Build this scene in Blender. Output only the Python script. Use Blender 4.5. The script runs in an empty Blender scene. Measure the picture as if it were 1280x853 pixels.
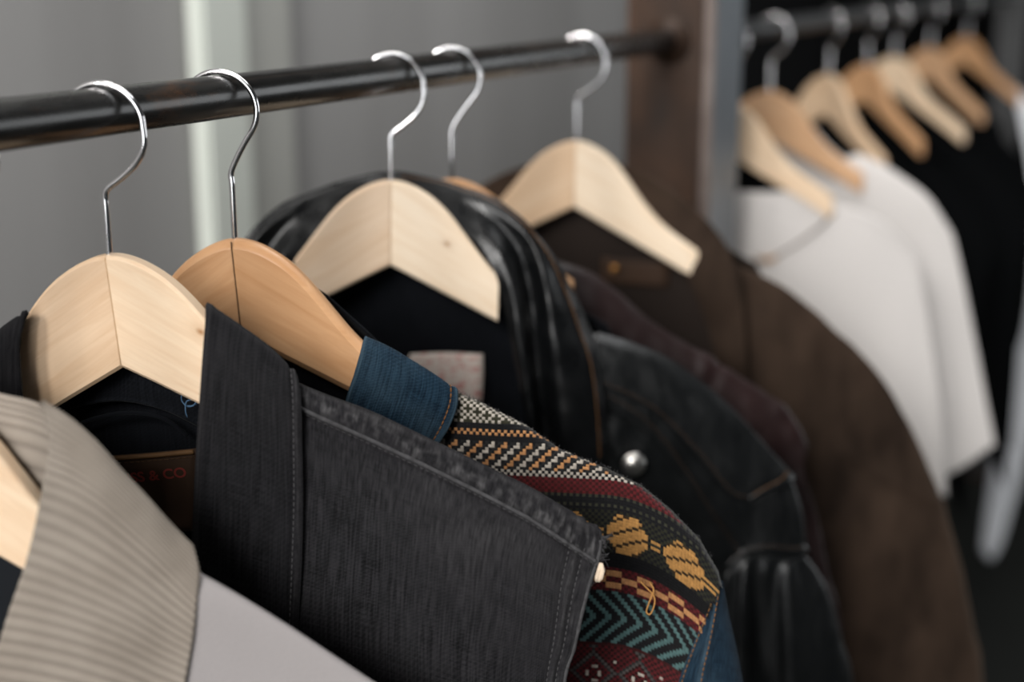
import bpy, bmesh, math, random
from mathutils import Vector, noise
random.seed(7)
S = bpy.context.scene
C = S.collection

# ------------------------------------------------------------------ camera, world, lights, exposure
cam = bpy.data.cameras.new('camera'); cam.lens = 50.0; cam.sensor_width = 36.0
cam.clip_start = 0.02; cam.clip_end = 60
cam.dof.use_dof = True; cam.dof.focus_distance = 0.85; cam.dof.aperture_fstop = 2.8
co = bpy.data.objects.new('camera', cam); C.objects.link(co)
co.location = (0.5443, 0.0, 1.6749)
co.rotation_euler = (math.radians(90 - 14.5507), 0, math.radians(25.3431))
S.camera = co

w = bpy.data.worlds.new('room_light'); S.world = w; w.use_nodes = True
w.node_tree.nodes['Background'].inputs[0].default_value = (0.90, 0.96, 1.0, 1)
w.node_tree.nodes['Background'].inputs[1].default_value = 0.035

def area(name, loc, target, size, size_y, power, col):
    l = bpy.data.lights.new(name, 'AREA'); l.shape = 'RECTANGLE'; l.size = size; l.size_y = size_y
    l.energy = power; l.color = col
    o = bpy.data.objects.new(name, l); C.objects.link(o); o.location = loc
    o.rotation_euler = (Vector(target) - Vector(loc)).to_track_quat('-Z', 'Y').to_euler()
    return o
area('shop_front_daylight', (0.15, -3.9, 3.75), (0.0, 0.95, 1.5), 2.3, 1.5, 410, (1.0, 0.975, 0.945))
area('front_fill', (1.7, -4.7, 2.0), (0.2, 0.95, 1.4), 2.6, 2.6, 115, (0.97, 0.985, 1.0))  # soft low fill added behind the camera to light the leather sleeves
area('side_window', (3.1, 4.4, 1.9), (0.0, 1.6, 1.4), 3.6, 1.7, 40, (0.95, 0.98, 1.0))
area('overhead_fill', (1.0, 1.5, 4.2), (0.1, 1.2, 1.4), 1.6, 1.6, 30, (0.98, 0.99, 1.0))  # added overhead fill that puts sheen on shoulders and epaulet
area('wall_fill', (-0.1, 1.2, 3.6), (-0.85, 2.3, 2.0), 1.2, 0.6, 34, (1.0, 0.98, 0.95))  # unseen fill added to brighten the left wall

S.view_settings.view_transform = 'Standard'; S.view_settings.look = 'None'
S.view_settings.gamma = 1.0; S.view_settings.use_curve_mapping = False
S.view_settings.exposure = 0.0

# ------------------------------------------------------------------ materials
class NT:
    def __init__(s, name, rough=0.6, spec=0.3, metal=0.0):
        s.m = bpy.data.materials.new(name); s.m.use_nodes = True
        s.t = s.m.node_tree; s.b = s.t.nodes['Principled BSDF']
        s.b.inputs['Roughness'].default_value = rough
        s.b.inputs['Specular IOR Level'].default_value = spec
        s.b.inputs['Metallic'].default_value = metal
    def n(s, typ, **kw):
        nd = s.t.nodes.new(typ)
        for k, v in kw.items():
            if k.startswith('i_'):
                key = k[2:]; key = int(key) if key.isdigit() else key.replace('_', ' ')
                if hasattr(v, 'is_linked') or isinstance(v, bpy.types.NodeSocket): s.t.links.new(v, nd.inputs[key])
                else: nd.inputs[key].default_value = v
            else: setattr(nd, k, v)
        return nd
    def link(s, a, b): s.t.links.new(a, b)
    def coord(s, kind, scale=(1, 1, 1), rot=(0, 0, 0), loc=(0, 0, 0)):
        t = s.n('ShaderNodeTexCoord'); m = s.n('ShaderNodeMapping')
        m.inputs['Scale'].default_value = scale; m.inputs['Rotation'].default_value = rot; m.inputs['Location'].default_value = loc
        s.link(t.outputs[kind], m.inputs['Vector']); return m.outputs[0]
    def noise(s, vec, scale, detail=3, rough=0.55, dist=0):
        nd = s.n('ShaderNodeTexNoise'); s.link(vec, nd.inputs['Vector'])
        nd.inputs['Scale'].default_value = scale; nd.inputs['Detail'].default_value = detail
        nd.inputs['Roughness'].default_value = rough; nd.inputs['Distortion'].default_value = dist
        return nd.outputs['Fac']
    def ramp(s, fac, stops):
        r = s.n('ShaderNodeValToRGB'); s.link(fac, r.inputs[0]); e = r.color_ramp.elements
        while len(e) < len(stops): e.new(0.5)
        for k, (p, c) in enumerate(stops):
            e[k].position = p; e[k].color = (c[0], c[1], c[2], 1) if hasattr(c, '__len__') else (c, c, c, 1)
        return r.outputs[0]
    def mix(s, fac, a, b, mode='MIX'):
        m = s.n('ShaderNodeMix', data_type='RGBA', blend_type=mode)
        for sock, v in ((m.inputs[0], fac), (m.inputs[6], a), (m.inputs[7], b)):
            if isinstance(v, bpy.types.NodeSocket): s.link(v, sock)
            elif hasattr(v, '__len__'): sock.default_value = (v[0], v[1], v[2], 1)
            else: sock.default_value = v
        return m.outputs[2]
    def bump(s, h, strength=0.3, dist=0.001):
        b = s.n('ShaderNodeBump'); b.inputs['Strength'].default_value = strength; b.inputs['Distance'].default_value = dist
        s.link(h, b.inputs['Height']); s.link(b.outputs[0], s.b.inputs['Normal'])
    def col(s, c):
        if isinstance(c, bpy.types.NodeSocket): s.link(c, s.b.inputs['Base Color'])
        else: s.b.inputs['Base Color'].default_value = (*c, 1)
    def sheen(s, wt, tint=(1, 1, 1), rough=0.5):
        s.b.inputs['Sheen Weight'].default_value = wt; s.b.inputs['Sheen Tint'].default_value = (*tint, 1); s.b.inputs['Sheen Roughness'].default_value = rough

def plain(name, c, rough=0.6, spec=0.3, metal=0.0, var=0.15, scale=40):
    t = NT(name, rough, spec, metal); f = t.noise(t.coord('Object'), scale, 3)
    t.col(t.mix(f, [x * (1 - var) for x in c], [x * (1 + var) for x in c])); return t.m

def wood(name, light, dark, knot=None, seed=0.0, rough=0.42):
    t = NT(name, rough, 0.35)
    v = t.coord('UV', (6, 60, 1), loc=(seed, seed * 1.7, seed))
    a = t.noise(v, 2.2, 4, 0.6, 0.6)
    b = t.noise(t.coord('UV', (14, 420, 1), loc=(seed, 0, 0)), 1.5, 3, 0.6, 0.2)
    c = t.ramp(a, [(0.30, dark), (0.62, light)])
    c = t.mix(t.ramp(b, [(0.35, 0.0), (0.75, 0.16)]), c, [x * 0.72 for x in dark])
    if knot:
        tc = t.n('ShaderNodeTexCoord'); d = t.n('ShaderNodeVectorMath', operation='DISTANCE')
        mp = t.n('ShaderNodeMapping'); mp.inputs['Scale'].default_value = (1, 1.6, 1)
        t.link(tc.outputs['UV'], mp.inputs[0]); t.link(mp.outputs[0], d.inputs[0])
        d.inputs[1].default_value = (knot[0], knot[1] * 1.6, 0)
        k = t.ramp(d.outputs['Value'], [(0.0, 1.0), (0.0015, 0.8), (0.0035, 0.18), (0.009, 0.0)])
        c = t.mix(k, c, (0.33, 0.15, 0.05))
    t.col(c); t.bump(b, 0.08, 0.0005); return t.m

M = {}
M['wood_pale_l'] = wood('pale_maple_shaded', (0.69, 0.50, 0.335), (0.60, 0.40, 0.245), seed=1.3)  # darker than the right-arm maple: side shading put into the colour
M['wood_pale_r'] = wood('pale_maple_knot', (0.78, 0.61, 0.435), (0.70, 0.50, 0.33), knot=(0.067, -0.007), seed=4.1)
M['wood_plain_r'] = wood('pale_maple_clear', (0.78, 0.61, 0.435), (0.70, 0.50, 0.33), seed=9.1)
M['wood_plain_w'] = wood('white_maple_clear', (0.82, 0.68, 0.52), (0.76, 0.59, 0.42), seed=11.4)
M['wood_white_l'] = wood('white_maple_shaded', (0.74, 0.575, 0.425), (0.66, 0.475, 0.32), seed=2.2)  # left arm's shading is part of this tone too
M['wood_white_r'] = wood('white_maple_knot', (0.82, 0.68, 0.52), (0.76, 0.59, 0.42), knot=(0.060, -0.0135), seed=6.4)
M['wood_tan'] = wood('amber_lotus_wood', (0.58, 0.335, 0.175), (0.50, 0.265, 0.125), seed=3.7, rough=0.36)
M['wood_tan2'] = wood('honey_wood', (0.60, 0.37, 0.215), (0.52, 0.30, 0.16), seed=8.7)
M['seam'] = plain('wood_crack', (0.07, 0.035, 0.015), 0.8)
M['joint'] = plain('glued_wood_joint', (0.42, 0.26, 0.13), 0.7)
t = NT('polished_chrome', 0.12, 0.5, 1.0); t.col((0.86, 0.85, 0.86)); M['chrome'] = t.m

t = NT('blackened_pipe', 0.3, 0.6, 0.0)
a = t.noise(t.coord('Object', (1, 0.25, 1)), 45, 4, 0.65)
b = t.noise(t.coord('Object', (1, 0.5, 1), loc=(3, 1, 2)), 22, 5, 0.7)
c = t.ramp(a, [(0.3, (0.006, 0.006, 0.0058)), (0.75, (0.022, 0.0215, 0.0205))])
t.col(t.mix(t.ramp(b, [(0.62, 0.0), (0.78, 0.8)]), c, (0.085, 0.040, 0.018)))
t.link(t.ramp(a, [(0.3, 0.2), (0.8, 0.36)]), t.b.inputs['Roughness']); t.bump(a, 0.25, 0.0008); M['pipe'] = t.m

t = NT('rusty_brown_steel', 0.55, 0.4, 0.35)
a = t.noise(t.coord('Object', (1, 1, 0.35)), 14, 5, 0.65)
t.col(t.ramp(a, [(0.25, (0.014, 0.010, 0.008)), (0.5, (0.042, 0.022, 0.013)), (0.8, (0.095, 0.045, 0.022))])); t.bump(a, 0.25, 0.001); M['rust'] = t.m
t = NT('bare_grey_steel', 0.42, 0.5, 0.5)
a = t.noise(t.coord('Object', (1, 1, 0.2)), 20, 4, 0.6)
t.col(t.ramp(a, [(0.3, (0.07, 0.082, 0.095)), (0.75, (0.15, 0.165, 0.18))])); M['steel'] = t.m
M['dull'] = plain('dull_grey_pipe', (0.035, 0.036, 0.037), 0.5, 0.5, 0.2)
t = NT('worn_steel_edge', 0.45, 0.5, 0.4)
a = t.noise(t.coord('Object', (1, 1, 0.3)), 30, 4, 0.6)
t.col(t.ramp(a, [(0.3, (0.10, 0.07, 0.06)), (0.7, (0.26, 0.22, 0.20))])); M['edge'] = t.m

def denim(name, dark, light, worn, rough=0.9):
    t = NT(name, rough, 0.06)
    uv = t.coord('UV')
    big = t.noise(uv, 22, 4, 0.55)
    strk = t.noise(t.coord('UV', (900, 28, 1)), 1.0, 3, 0.65)
    strk2 = t.noise(t.coord('UV', (60, 1300, 1)), 1.0, 2, 0.6)
    tw = t.n('ShaderNodeTexWave', wave_type='BANDS', bands_direction='DIAGONAL'); t.link(t.coord('UV', (1, 1, 1)), tw.inputs[0])
    tw.inputs['Scale'].default_value = 210; tw.inputs['Distortion'].default_value = 2.5; tw.inputs['Detail'].default_value = 1
    f = t.n('ShaderNodeMath', operation='MULTIPLY_ADD', i_0=strk2, i_1=0.55); t.link(strk, f.inputs[2])
    c = t.ramp(f.outputs[0], [(0.66, dark), (0.94, light)])
    c = t.mix(t.ramp(big, [(0.35, 0.0), (0.8, 0.55)]), c, light)
    c = t.mix(t.ramp(tw.outputs['Fac'], [(0.55, 0.0), (1.0, 0.06)]), c, worn)
    at = t.n('ShaderNodeAttribute', attribute_name='wear_shade')
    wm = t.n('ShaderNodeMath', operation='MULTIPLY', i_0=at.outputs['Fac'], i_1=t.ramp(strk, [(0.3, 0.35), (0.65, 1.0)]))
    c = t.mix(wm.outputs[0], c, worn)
    t.col(c); t.bump(f.outputs[0], 0.5, 0.0006); t.sheen(0.03); return t.m
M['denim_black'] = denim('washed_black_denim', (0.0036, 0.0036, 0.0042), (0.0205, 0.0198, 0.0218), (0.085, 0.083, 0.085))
M['denim_black_collar'] = denim('black_denim_collar', (0.0038, 0.0038, 0.0044), (0.0150, 0.0146, 0.0162), (0.06, 0.058, 0.06))
M['denim_blue'] = denim('indigo_denim', (0.0022, 0.0060, 0.0125), (0.013, 0.031, 0.052), (0.11, 0.17, 0.21))
M['denim_dark'] = denim('dark_indigo_lining', (0.0016, 0.0020, 0.0029), (0.0052, 0.0060, 0.0080), (0.03, 0.034, 0.04))
M['denim_edge'] = plain('faded_seam_denim', (0.052, 0.051, 0.053), 0.9, 0.05, var=0.65, scale=240)

def leather(name, c1, c2, rough=(0.24, 0.42), grain=520, bs=0.2, spec=0.42):
    t = NT(name, 0.35, spec)
    o = t.coord('Object'); a = t.noise(o, 14, 4, 0.55)
    v = t.n('ShaderNodeTexVoronoi', feature='DISTANCE_TO_EDGE'); t.link(o, v.inputs['Vector']); v.inputs['Scale'].default_value = grain
    cr = t.noise(t.coord('Object', (1, 1, 0.4)), 70, 5, 0.6, 0.8)
    t.col(t.ramp(a, [(0.3, c1), (0.75, c2)]))
    t.link(t.ramp(cr, [(0.3, rough[0]), (0.7, rough[1])]), t.b.inputs['Roughness'])
    h = t.n('ShaderNodeMath', operation='MULTIPLY_ADD', i_0=cr, i_1=3.0); t.link(v.outputs['Distance'], h.inputs[2])
    t.bump(h.outputs[0], bs, 0.0012); return t.m
M['leather_black'] = leather('black_biker_leather', (0.0018, 0.0020, 0.0023), (0.0042, 0.0047, 0.0052))
M['leather_body'] = leather('black_leather_panels', (0.0022, 0.0026, 0.0029), (0.0055, 0.0063, 0.0068), (0.27, 0.45), 520, 0.2, 0.6)
M['leather_maroon'] = leather('oxblood_leather', (0.0085, 0.0040, 0.0040), (0.022, 0.0098, 0.0095), (0.36, 0.55), 420, 0.15, 0.4)
t = NT('brown_suede', 0.85, 0.08)
a = t.noise(t.coord('Object', (1, 1, 0.45)), 17, 4, 0.6)
t.col(t.ramp(a, [(0.3, (0.0115, 0.0072, 0.0050)), (0.7, (0.042, 0.0268, 0.0185))])); t.bump(t.noise(t.coord('Object'), 300, 3), 0.2, 0.0008); t.sheen(0.08, (0.8, 0.6, 0.45)); M['suede'] = t.m
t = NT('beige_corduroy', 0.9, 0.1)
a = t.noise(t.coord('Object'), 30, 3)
at = t.n('ShaderNodeAttribute', attribute_name='wear_shade')
t.col(t.mix(at.outputs['Fac'], t.ramp(a, [(0.3, (0.25, 0.215, 0.180)), (0.75, (0.32, 0.28, 0.238))]), (0.085, 0.068, 0.055))); t.sheen(0.2, (1, .95, .85)); M['cord'] = t.m  # groove shade painted into the cord colour
t = NT('offwhite_canvas', 0.9, 0.1)
a = t.noise(t.coord('UV', (600, 600, 1)), 1, 2)
t.col(t.ramp(a, [(0.3, (0.26, 0.242, 0.240)), (0.75, (0.325, 0.302, 0.300))])); t.bump(a, 0.2, 0.0005); M['canvas'] = t.m
def jersey(name, c, spec=0.1):
    t = NT(name, 0.9, spec); a = t.noise(t.coord('UV', (900, 200, 1)), 1, 2)
    t.col(t.mix(a, [x * 0.92 for x in c], c)); t.bump(a, 0.15, 0.0005); return t.m
M['jersey_white'] = jersey('white_jersey', (0.60, 0.57, 0.55))
M['jersey_grey'] = jersey('pale_blue_grey_jersey', (0.88, 0.90, 0.94))
M['jersey_black'] = jersey('black_jersey', (0.0022, 0.0025, 0.0028), 0.03)
M['lining_black'] = plain('black_lining', (0.007, 0.0085, 0.011), 0.75, 0.2)
M['lining_brown'] = plain('dark_brown_lining', (0.016, 0.0105, 0.008), 0.8, 0.2)
M['thread_orange'] = plain('amber_thread', (0.17, 0.075, 0.022), 0.8)
M['thread_gold'] = plain('gold_thread', (0.55, 0.27, 0.08), 0.8)
M['thread_brown'] = plain('brown_thread', (0.060, 0.030, 0.014), 0.8)
M['thread_grey'] = plain('grey_thread', (0.060, 0.058, 0.060), 0.9)
M['thread_blue'] = plain('blue_thread', (0.06, 0.12, 0.20), 0.8)
M['thread_white'] = plain('cream_thread', (0.62, 0.50, 0.38), 0.9)
M['patch_brown'] = plain('brown_leather_patch', (0.036, 0.018, 0.009), 0.7, var=0.4)
M['patch_hem'] = plain('tan_leather_hem', (0.11, 0.055, 0.02), 0.7, var=0.35, scale=90)
M['print_red'] = plain('dark_red_print', (0.20, 0.030, 0.022), 0.7)
M['silver'] = plain('brushed_silver', (0.62, 0.60, 0.57), 0.33, 0.5, 1.0, 0.05)
M['brass'] = plain('old_brass', (0.35, 0.17, 0.05), 0.4, 0.5, 0.9)
t = NT('cream_label', 0.85, 0.1)
a = t.noise(t.coord('UV', (130, 190, 1)), 1.0, 3, 0.7)
t.col(t.mix(t.ramp(a, [(0.52, 0.0), (0.60, 0.75)]), (0.58, 0.51, 0.46), (0.42, 0.07, 0.06))); M['label_cream'] = t.m
t = NT('woven_yarn', 0.9, 0.1)
ca = t.n('ShaderNodeVertexColor'); ca.layer_name = 'yarn'
f = t.noise(t.coord('Object'), 700, 2)
t.col(t.mix(t.ramp(f, [(0.3, 0.0), (0.8, 0.35)]), ca.outputs[0], (0.01, 0.01, 0.01))); t.sheen(0.15); M['woven'] = t.m
t = NT('grey_painted_wall', 0.75, 0.2)
a = t.noise(t.coord('Object', (0.2, 3.0, 0.2)), 1.6, 2, 0.5)
t.col(t.ramp(a, [(0.3, (0.25, 0.245, 0.24)), (0.7, (0.33, 0.325, 0.32))])); M['wall'] = t.m
M['trim_pale'] = plain('pale_green_white_paint', (0.60, 0.63, 0.58), 0.6, var=0.04, scale=4)
M['trim_mid'] = plain('grey_cream_paint', (0.40, 0.40, 0.375), 0.6, var=0.04, scale=4)
M['dark_wall'] = plain('charcoal_partition', (0.005, 0.0052, 0.0055), 0.9, 0.1, var=0.2, scale=3)
M['floor'] = plain('dark_concrete', (0.012, 0.013, 0.011), 0.7, var=0.25, scale=3)
M['ceiling'] = plain('dull_ceiling', (0.25, 0.25, 0.25), 0.8)

# ------------------------------------------------------------------ object helpers
def thing(name, label, cat, loc, rz=0.0, group=None):
    o = bpy.data.objects.new(name, None); C.objects.link(o); o.empty_display_size = 0.05
    o.location = loc; o.rotation_euler = (0, 0, rz); o['label'] = label; o['category'] = cat
    if group: o['group'] = group
    return o
def link(name, me, mat, parent=None, smooth=True, label=None):
    o = bpy.data.objects.new(name, me); C.objects.link(o)
    if mat is not None:
        me.materials.clear(); me.materials.append(mat)
    if smooth:
        me.polygons.foreach_set('use_smooth', [True] * len(me.polygons))
    if parent: o.parent = parent
    if label: o['label'] = label
    return o
def copy_tree(o, parent=None):
    c = o.copy(); C.objects.link(c)
    if parent: c.parent = parent
    for ch in list(o.children): copy_tree(ch, c)
    return c

def cr(p0, p1, p2, p3, t):
    return 0.5 * ((2 * p1) + (p2 - p0) * t + (2 * p0 - 5 * p1 + 4 * p2 - p3) * t * t + (3 * p1 - p0 - 3 * p2 + p3) * t * t * t)
def spline(pts, f):
    """Catmull-Rom through pts, f in 0..1"""
    n = len(pts) - 1; x = max(0.0, min(1.0, f)) * n; i = min(int(x), n - 1); t = x - i
    p1, p2 = pts[i], pts[i + 1]
    p0 = pts[i - 1] if i > 0 else p1 * 2 - p2
    p3 = pts[i + 2] if i + 2 <= n else p2 * 2 - p1
    return cr(p0, p1, p2, p3, t)

class Patch:
    """A cloth surface through rows of control points given in millimetres: u across the hanger, v towards its front, w up."""
    def __init__(s, rows, disp=None):
        s.rows = [[Vector((u, -v, w)) / 1000.0 for (u, v, w) in r] for r in rows]
        s.disp = disp
        s.flip = 1.0
        n = Vector()
        for a in (0.3, 0.5, 0.7):
            for b in (0.3, 0.5, 0.7): n += s.nrm(a, b)
        if n.y > 0: s.flip = -1.0
        mid = [s.base(0.5, k / 20) for k in range(21)]; s.len_t = sum((mid[k + 1] - mid[k]).length for k in range(20))
        mid = [s.base(k / 20, 0.5) for k in range(21)]; s.len_s = sum((mid[k + 1] - mid[k]).length for k in range(20))
    def base(s, a, b):                      # a: down the rows, b: along a row
        return spline([spline(r, b) for r in s.rows], a)
    def nrm(s, a, b):
        e = 0.006
        da = s.base(min(1, a + e), b) - s.base(max(0, a - e), b); db = s.base(a, min(1, b + e)) - s.base(a, max(0, b - e))
        n = da.cross(db)
        return (n.normalized() if n.length > 1e-14 else Vector((0, -1, 0))) * s.flip
    def at(s, a, b, off=0.0):
        p = s.base(a, b); d = off
        if s.disp: d += s.disp(a, b, p) / 1000.0
        return p + s.nrm(a, b) * d if d else p
    def mesh(s, name, na, nb, wear_shade=None):
        vs = []; wv = []
        ctl = [[spline(r, j / nb) for r in s.rows] for j in range(nb + 1)]
        grid = [[spline(ctl[j], i / na) for j in range(nb + 1)] for i in range(na + 1)]
        for i in range(na + 1):
            for j in range(nb + 1):
                p = grid[i][j]
                if s.disp:
                    da = grid[min(na, i + 1)][j] - grid[max(0, i - 1)][j]; db = grid[i][min(nb, j + 1)] - grid[i][max(0, j - 1)]
                    n = da.cross(db); n = (n.normalized() if n.length > 1e-14 else Vector((0, -1, 0))) * s.flip
                    p = p + n * (s.disp(i / na, j / nb, p) / 1000.0)
                vs.append(p)
                if wear_shade: wv.append(max(0.0, min(1.0, wear_shade(i / na, j / nb, p))))
        W = nb + 1
        fs = []
        for i in range(na):
            for j in range(nb):
                q = (i * W + j, i * W + j + 1, (i + 1) * W + j + 1, (i + 1) * W + j)
                fs.append(q)
        me = bpy.data.meshes.new(name); me.from_pydata([tuple(v) for v in vs], [], fs)
        # faces point to the front
        n0 = sum((p.normal.y * p.area for p in me.polygons), 0.0)
        g = me.polygons
        if n0 > 0: me.flip_normals()
        uv = me.uv_layers.new(name='UVMap'); data = [0.0] * (2 * len(me.loops))
        vi = [0] * len(me.loops); me.loops.foreach_get('vertex_index', vi)
        for k, v in enumerate(vi):
            data[2 * k] = (v % W) / nb * s.len_t; data[2 * k + 1] = (v // W) / na * s.len_s
        uv.data.foreach_set('uv', data)
        if wear_shade:
            wa = me.attributes.new('wear_shade', 'FLOAT', 'POINT'); wa.data.foreach_set('value', wv)
        return me
def cloth(name, P, mat, parent, na=50, nb=50, thick=2.0, label=None, mirror=False, wear_shade=None):
    o = link(name, P.mesh(name, na, nb, wear_shade), mat, parent, label=label)
    if thick:
        md = o.modifiers.new('thickness', 'SOLIDIFY'); md.thickness = thick / 1000.0; md.offset = -1
    if mirror:
        c = o.copy(); C.objects.link(c); c.parent = parent; c.scale = (-1, 1, 1)
        return o, c
    return o
def wr(amp, sc, seed=0.0, zs=0.5):
    """soft wrinkles"""
    return lambda a, b, p: amp * noise.noise(Vector((p.x * sc + seed, p.y * sc, p.z * sc * zs + seed)))
def gauss(x, c, s): return math.exp(-((x - c) / s) ** 2)
def down(rows, *steps):
    """lengthen a garment below its last row (mm)"""
    for st in steps:
        rows.append([(u, v, w - st) for (u, v, w) in rows[-1]])
    return rows

def tube(pts, r, n=6, caps=True):
    vs, fs = [], []
    up = None
    for i, p in enumerate(pts):
        t = (pts[min(i + 1, len(pts) - 1)] - pts[max(i - 1, 0)]).normalized()
        if up is None: up = t.orthogonal().normalized()
        up = (up - t * up.dot(t)); up = up.normalized() if up.length > 1e-9 else t.orthogonal().normalized()
        sd = t.cross(up); rr = r[i] if hasattr(r, '__len__') else r
        for k in range(n):
            a = 2 * math.pi * k / n; vs.append(p + up * (math.cos(a) * rr) + sd * (math.sin(a) * rr))
    for i in range(len(pts) - 1):
        for k in range(n):
            fs.append((i * n + k, i * n + (k + 1) % n, (i + 1) * n + (k + 1) % n, (i + 1) * n + k))
    if caps: fs.append(tuple(range(n - 1, -1, -1))); fs.append(tuple((len(pts) - 1) * n + k for k in range(n)))
    return vs, fs
def mesh_of(name, parts):
    V, F = [], []
    for vs, fs in parts:
        b = len(V); V += [tuple(v) for v in vs]; F += [tuple(b + k for k in f) for f in fs]
    me = bpy.data.meshes.new(name); me.from_pydata(V, [], F); me.update(); return me
def stitches(path, mat, parent, length=0.0026, gap=0.0011, r=0.00042, name='stitching', label=None):
    """topstitching: a run of short thread bars along a list of points"""
    L = [0.0]
    for k in range(len(path) - 1): L.append(L[-1] + (path[k + 1] - path[k]).length)
    def at(d):
        for k in range(len(path) - 1):
            if d <= L[k + 1]:
                f = (d - L[k]) / max(1e-9, L[k + 1] - L[k]); return path[k].lerp(path[k + 1], f)
        return path[-1]
    parts = []; d = 0.0
    while d + length < L[-1]:
        parts.append(tube([at(d), at(d + length * 0.5), at(d + length)], [r * 0.6, r, r * 0.6], 5)); d += length + gap
    return link(name, mesh_of(name, parts), mat, parent, label=label)
def on(P, a0, b0, a1, b1, off=0.0004, n=40):
    return [P.at(a0 + (a1 - a0) * k / n, b0 + (b1 - b0) * k / n, off) for k in range(n + 1)]
def box(x0, x1, y0, y1, z0, z1, bev=0.0):
    bm = bmesh.new(); bmesh.ops.create_cube(bm, size=1)
    for v in bm.verts: v.co = Vector(((x0 + x1) / 2 + v.co.x * (x1 - x0), (y0 + y1) / 2 + v.co.y * (y1 - y0), (z0 + z1) / 2 + v.co.z * (z1 - z0)))
    if bev: bmesh.ops.bevel(bm, geom=bm.edges[:], offset=bev, segments=2, affect='EDGES')
    return bm
def from_bm(name, bm, mat, parent=None, smooth=False, label=None):
    me = bpy.data.meshes.new(name); bm.to_mesh(me); bm.free(); return link(name, me, mat, parent, smooth, label)

# ------------------------------------------------------------------ the setting
def struct(o): o['kind'] = 'structure'; return o
struct(from_bm('floor', box(-2.2, 3.2, -5.2, 8.5, -0.05, 0.0), M['floor']))
struct(from_bm('ceiling', box(-2.2, 3.2, -5.2, 8.5, 4.4, 4.45), M['ceiling']))
struct(from_bm('wall_left', box(-0.83, -0.75, -5.2, 3.55, 0.0, 4.4), M['wall']))
struct(from_bm('trim_1', box(-0.75, -0.72, 1.655, 1.765, 0.0, 4.4, 0.006), M['trim_pale']))
struct(from_bm('trim_2', box(-0.75, -0.735, 1.775, 1.90, 0.0, 4.4, 0.004), M['trim_mid']))
struct(from_bm('wall_back', box(-0.62, -0.56, 3.55, 8.5, 0.0, 4.4), M['dark_wall']))
struct(from_bm('wall_end', box(-2.2, 3.2, 8.5, 8.6, 0.0, 4.4), M['dark_wall']))

# ------------------------------------------------------------------ the rack
ROD = 1.6; RR = 0.0135
def cyl(y0, y1, r, n=32, x=0.0, z=ROD):
    return tube([Vector((x, y0 + (y1 - y0) * k / 8, z)) for k in range(9)], r, n)
rack = thing('clothes_rack', 'rust-brown steel clothes rack with blackened pipe rails carrying all the hangers', 'clothes rack', (0, 1.61, 0.0))
def rk(name, parts, mat, smooth=True, label=None):
    V = []
    for vs, fs in parts: V.append(([v - Vector((0, 1.61, 0)) for v in vs], fs))
    return link(name, mesh_of(name, V), mat, rack, smooth, label)
rk('rail', [cyl(-0.25, 1.567, RR)], M['pipe'], label='near black pipe rail')
rk('rail', [cyl(1.672, 4.86, RR)], M['dull'], label='far grey pipe rail')
for y0, y1 in ((1.548, 1.566), (1.674, 1.688)):
    rk('rail_flange', [cyl(y0 + (.012 if y0 < 1.6 else 0), y1 - (0 if y0 < 1.6 else .008), 0.026), cyl(y0 + .006 if y0 < 1.6 else y0, y1 if y0 < 1.6 else y1 - 0.003, 0.0185)], M['rust'])
def rbox(name, a, mat, bev=0.002, label=None):
    bm = box(a[0], a[1], a[2] - 1.61, a[3] - 1.61, a[4], a[5], bev); return from_bm(name, bm, mat, rack, label=label)
rbox('post', (-0.052, 0.040, 1.567, 1.672, 0.0, 2.6), M['rust'], label='rusty brown post')
rbox('post_edge', (0.041, 0.052, 1.565, 1.580, 0.0, 2.6), M['edge'], label='pale worn edge of the post')
rbox('post_flange', (0.041, 0.050, 1.581, 1.690, 0.0, 2.6), M['steel'], label='grey steel side of the post')
rbox('post', (-0.045, 0.045, 4.86, 4.96, 0.0, 2.6), M['dull'], label='grey post at the far end')
rbox('post', (-0.047, 0.047, -0.35, -0.25, 0.0, 2.6), M['rust'])
for y in (-0.30, 1.62, 4.91):
    rbox('base_plate', (-0.09, 0.09, y - 0.09, y + 0.09, 0.0, 0.008), M['rust'])

# ------------------------------------------------------------------ hangers
UK = [0, .01, .02, .03, .04, .05, .06, .07, .08, .09, .10, .115, .13, .145, .16, .175, .185, .192]
TK = [0, -.0014, -.0055, -.0112, -.019, -.031, -.0445, -.0580, -.0692, -.0780, -.0850, -.0945, -.1035, -.1135, -.1240, -.1350, -.1430, -.1520]
def lerp(x, xs, ys):
    if x <= xs[0]: return ys[0]
    for k in range(len(xs) - 1):
        if x <= xs[k + 1]: return ys[k] + (ys[k + 1] - ys[k]) * (x - xs[k]) / (xs[k + 1] - xs[k])
    return ys[-1]
def topw(u):                      # smoothed top line of the wood
    f = lambda x: -14.2 * x * x if abs(x) < .02 else lerp(abs(x), UK, TK)
    return sum(f(u + d * .0025) for d in range(-4, 5)) / 9 + .0006
def botw(u): return lerp(abs(u), [0, .10, .115, .13, .145, .16, .175, .186, .192], [-.0655, -.1155, -.1235, -.1325, -.1420, -.1520, -.1615, -.1660, -.1600])
def sweep(u): return lerp(abs(u), [0, .02, .10, .13, .16, .192], [0, .0016, .012, .0135, .0125, .009])
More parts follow.
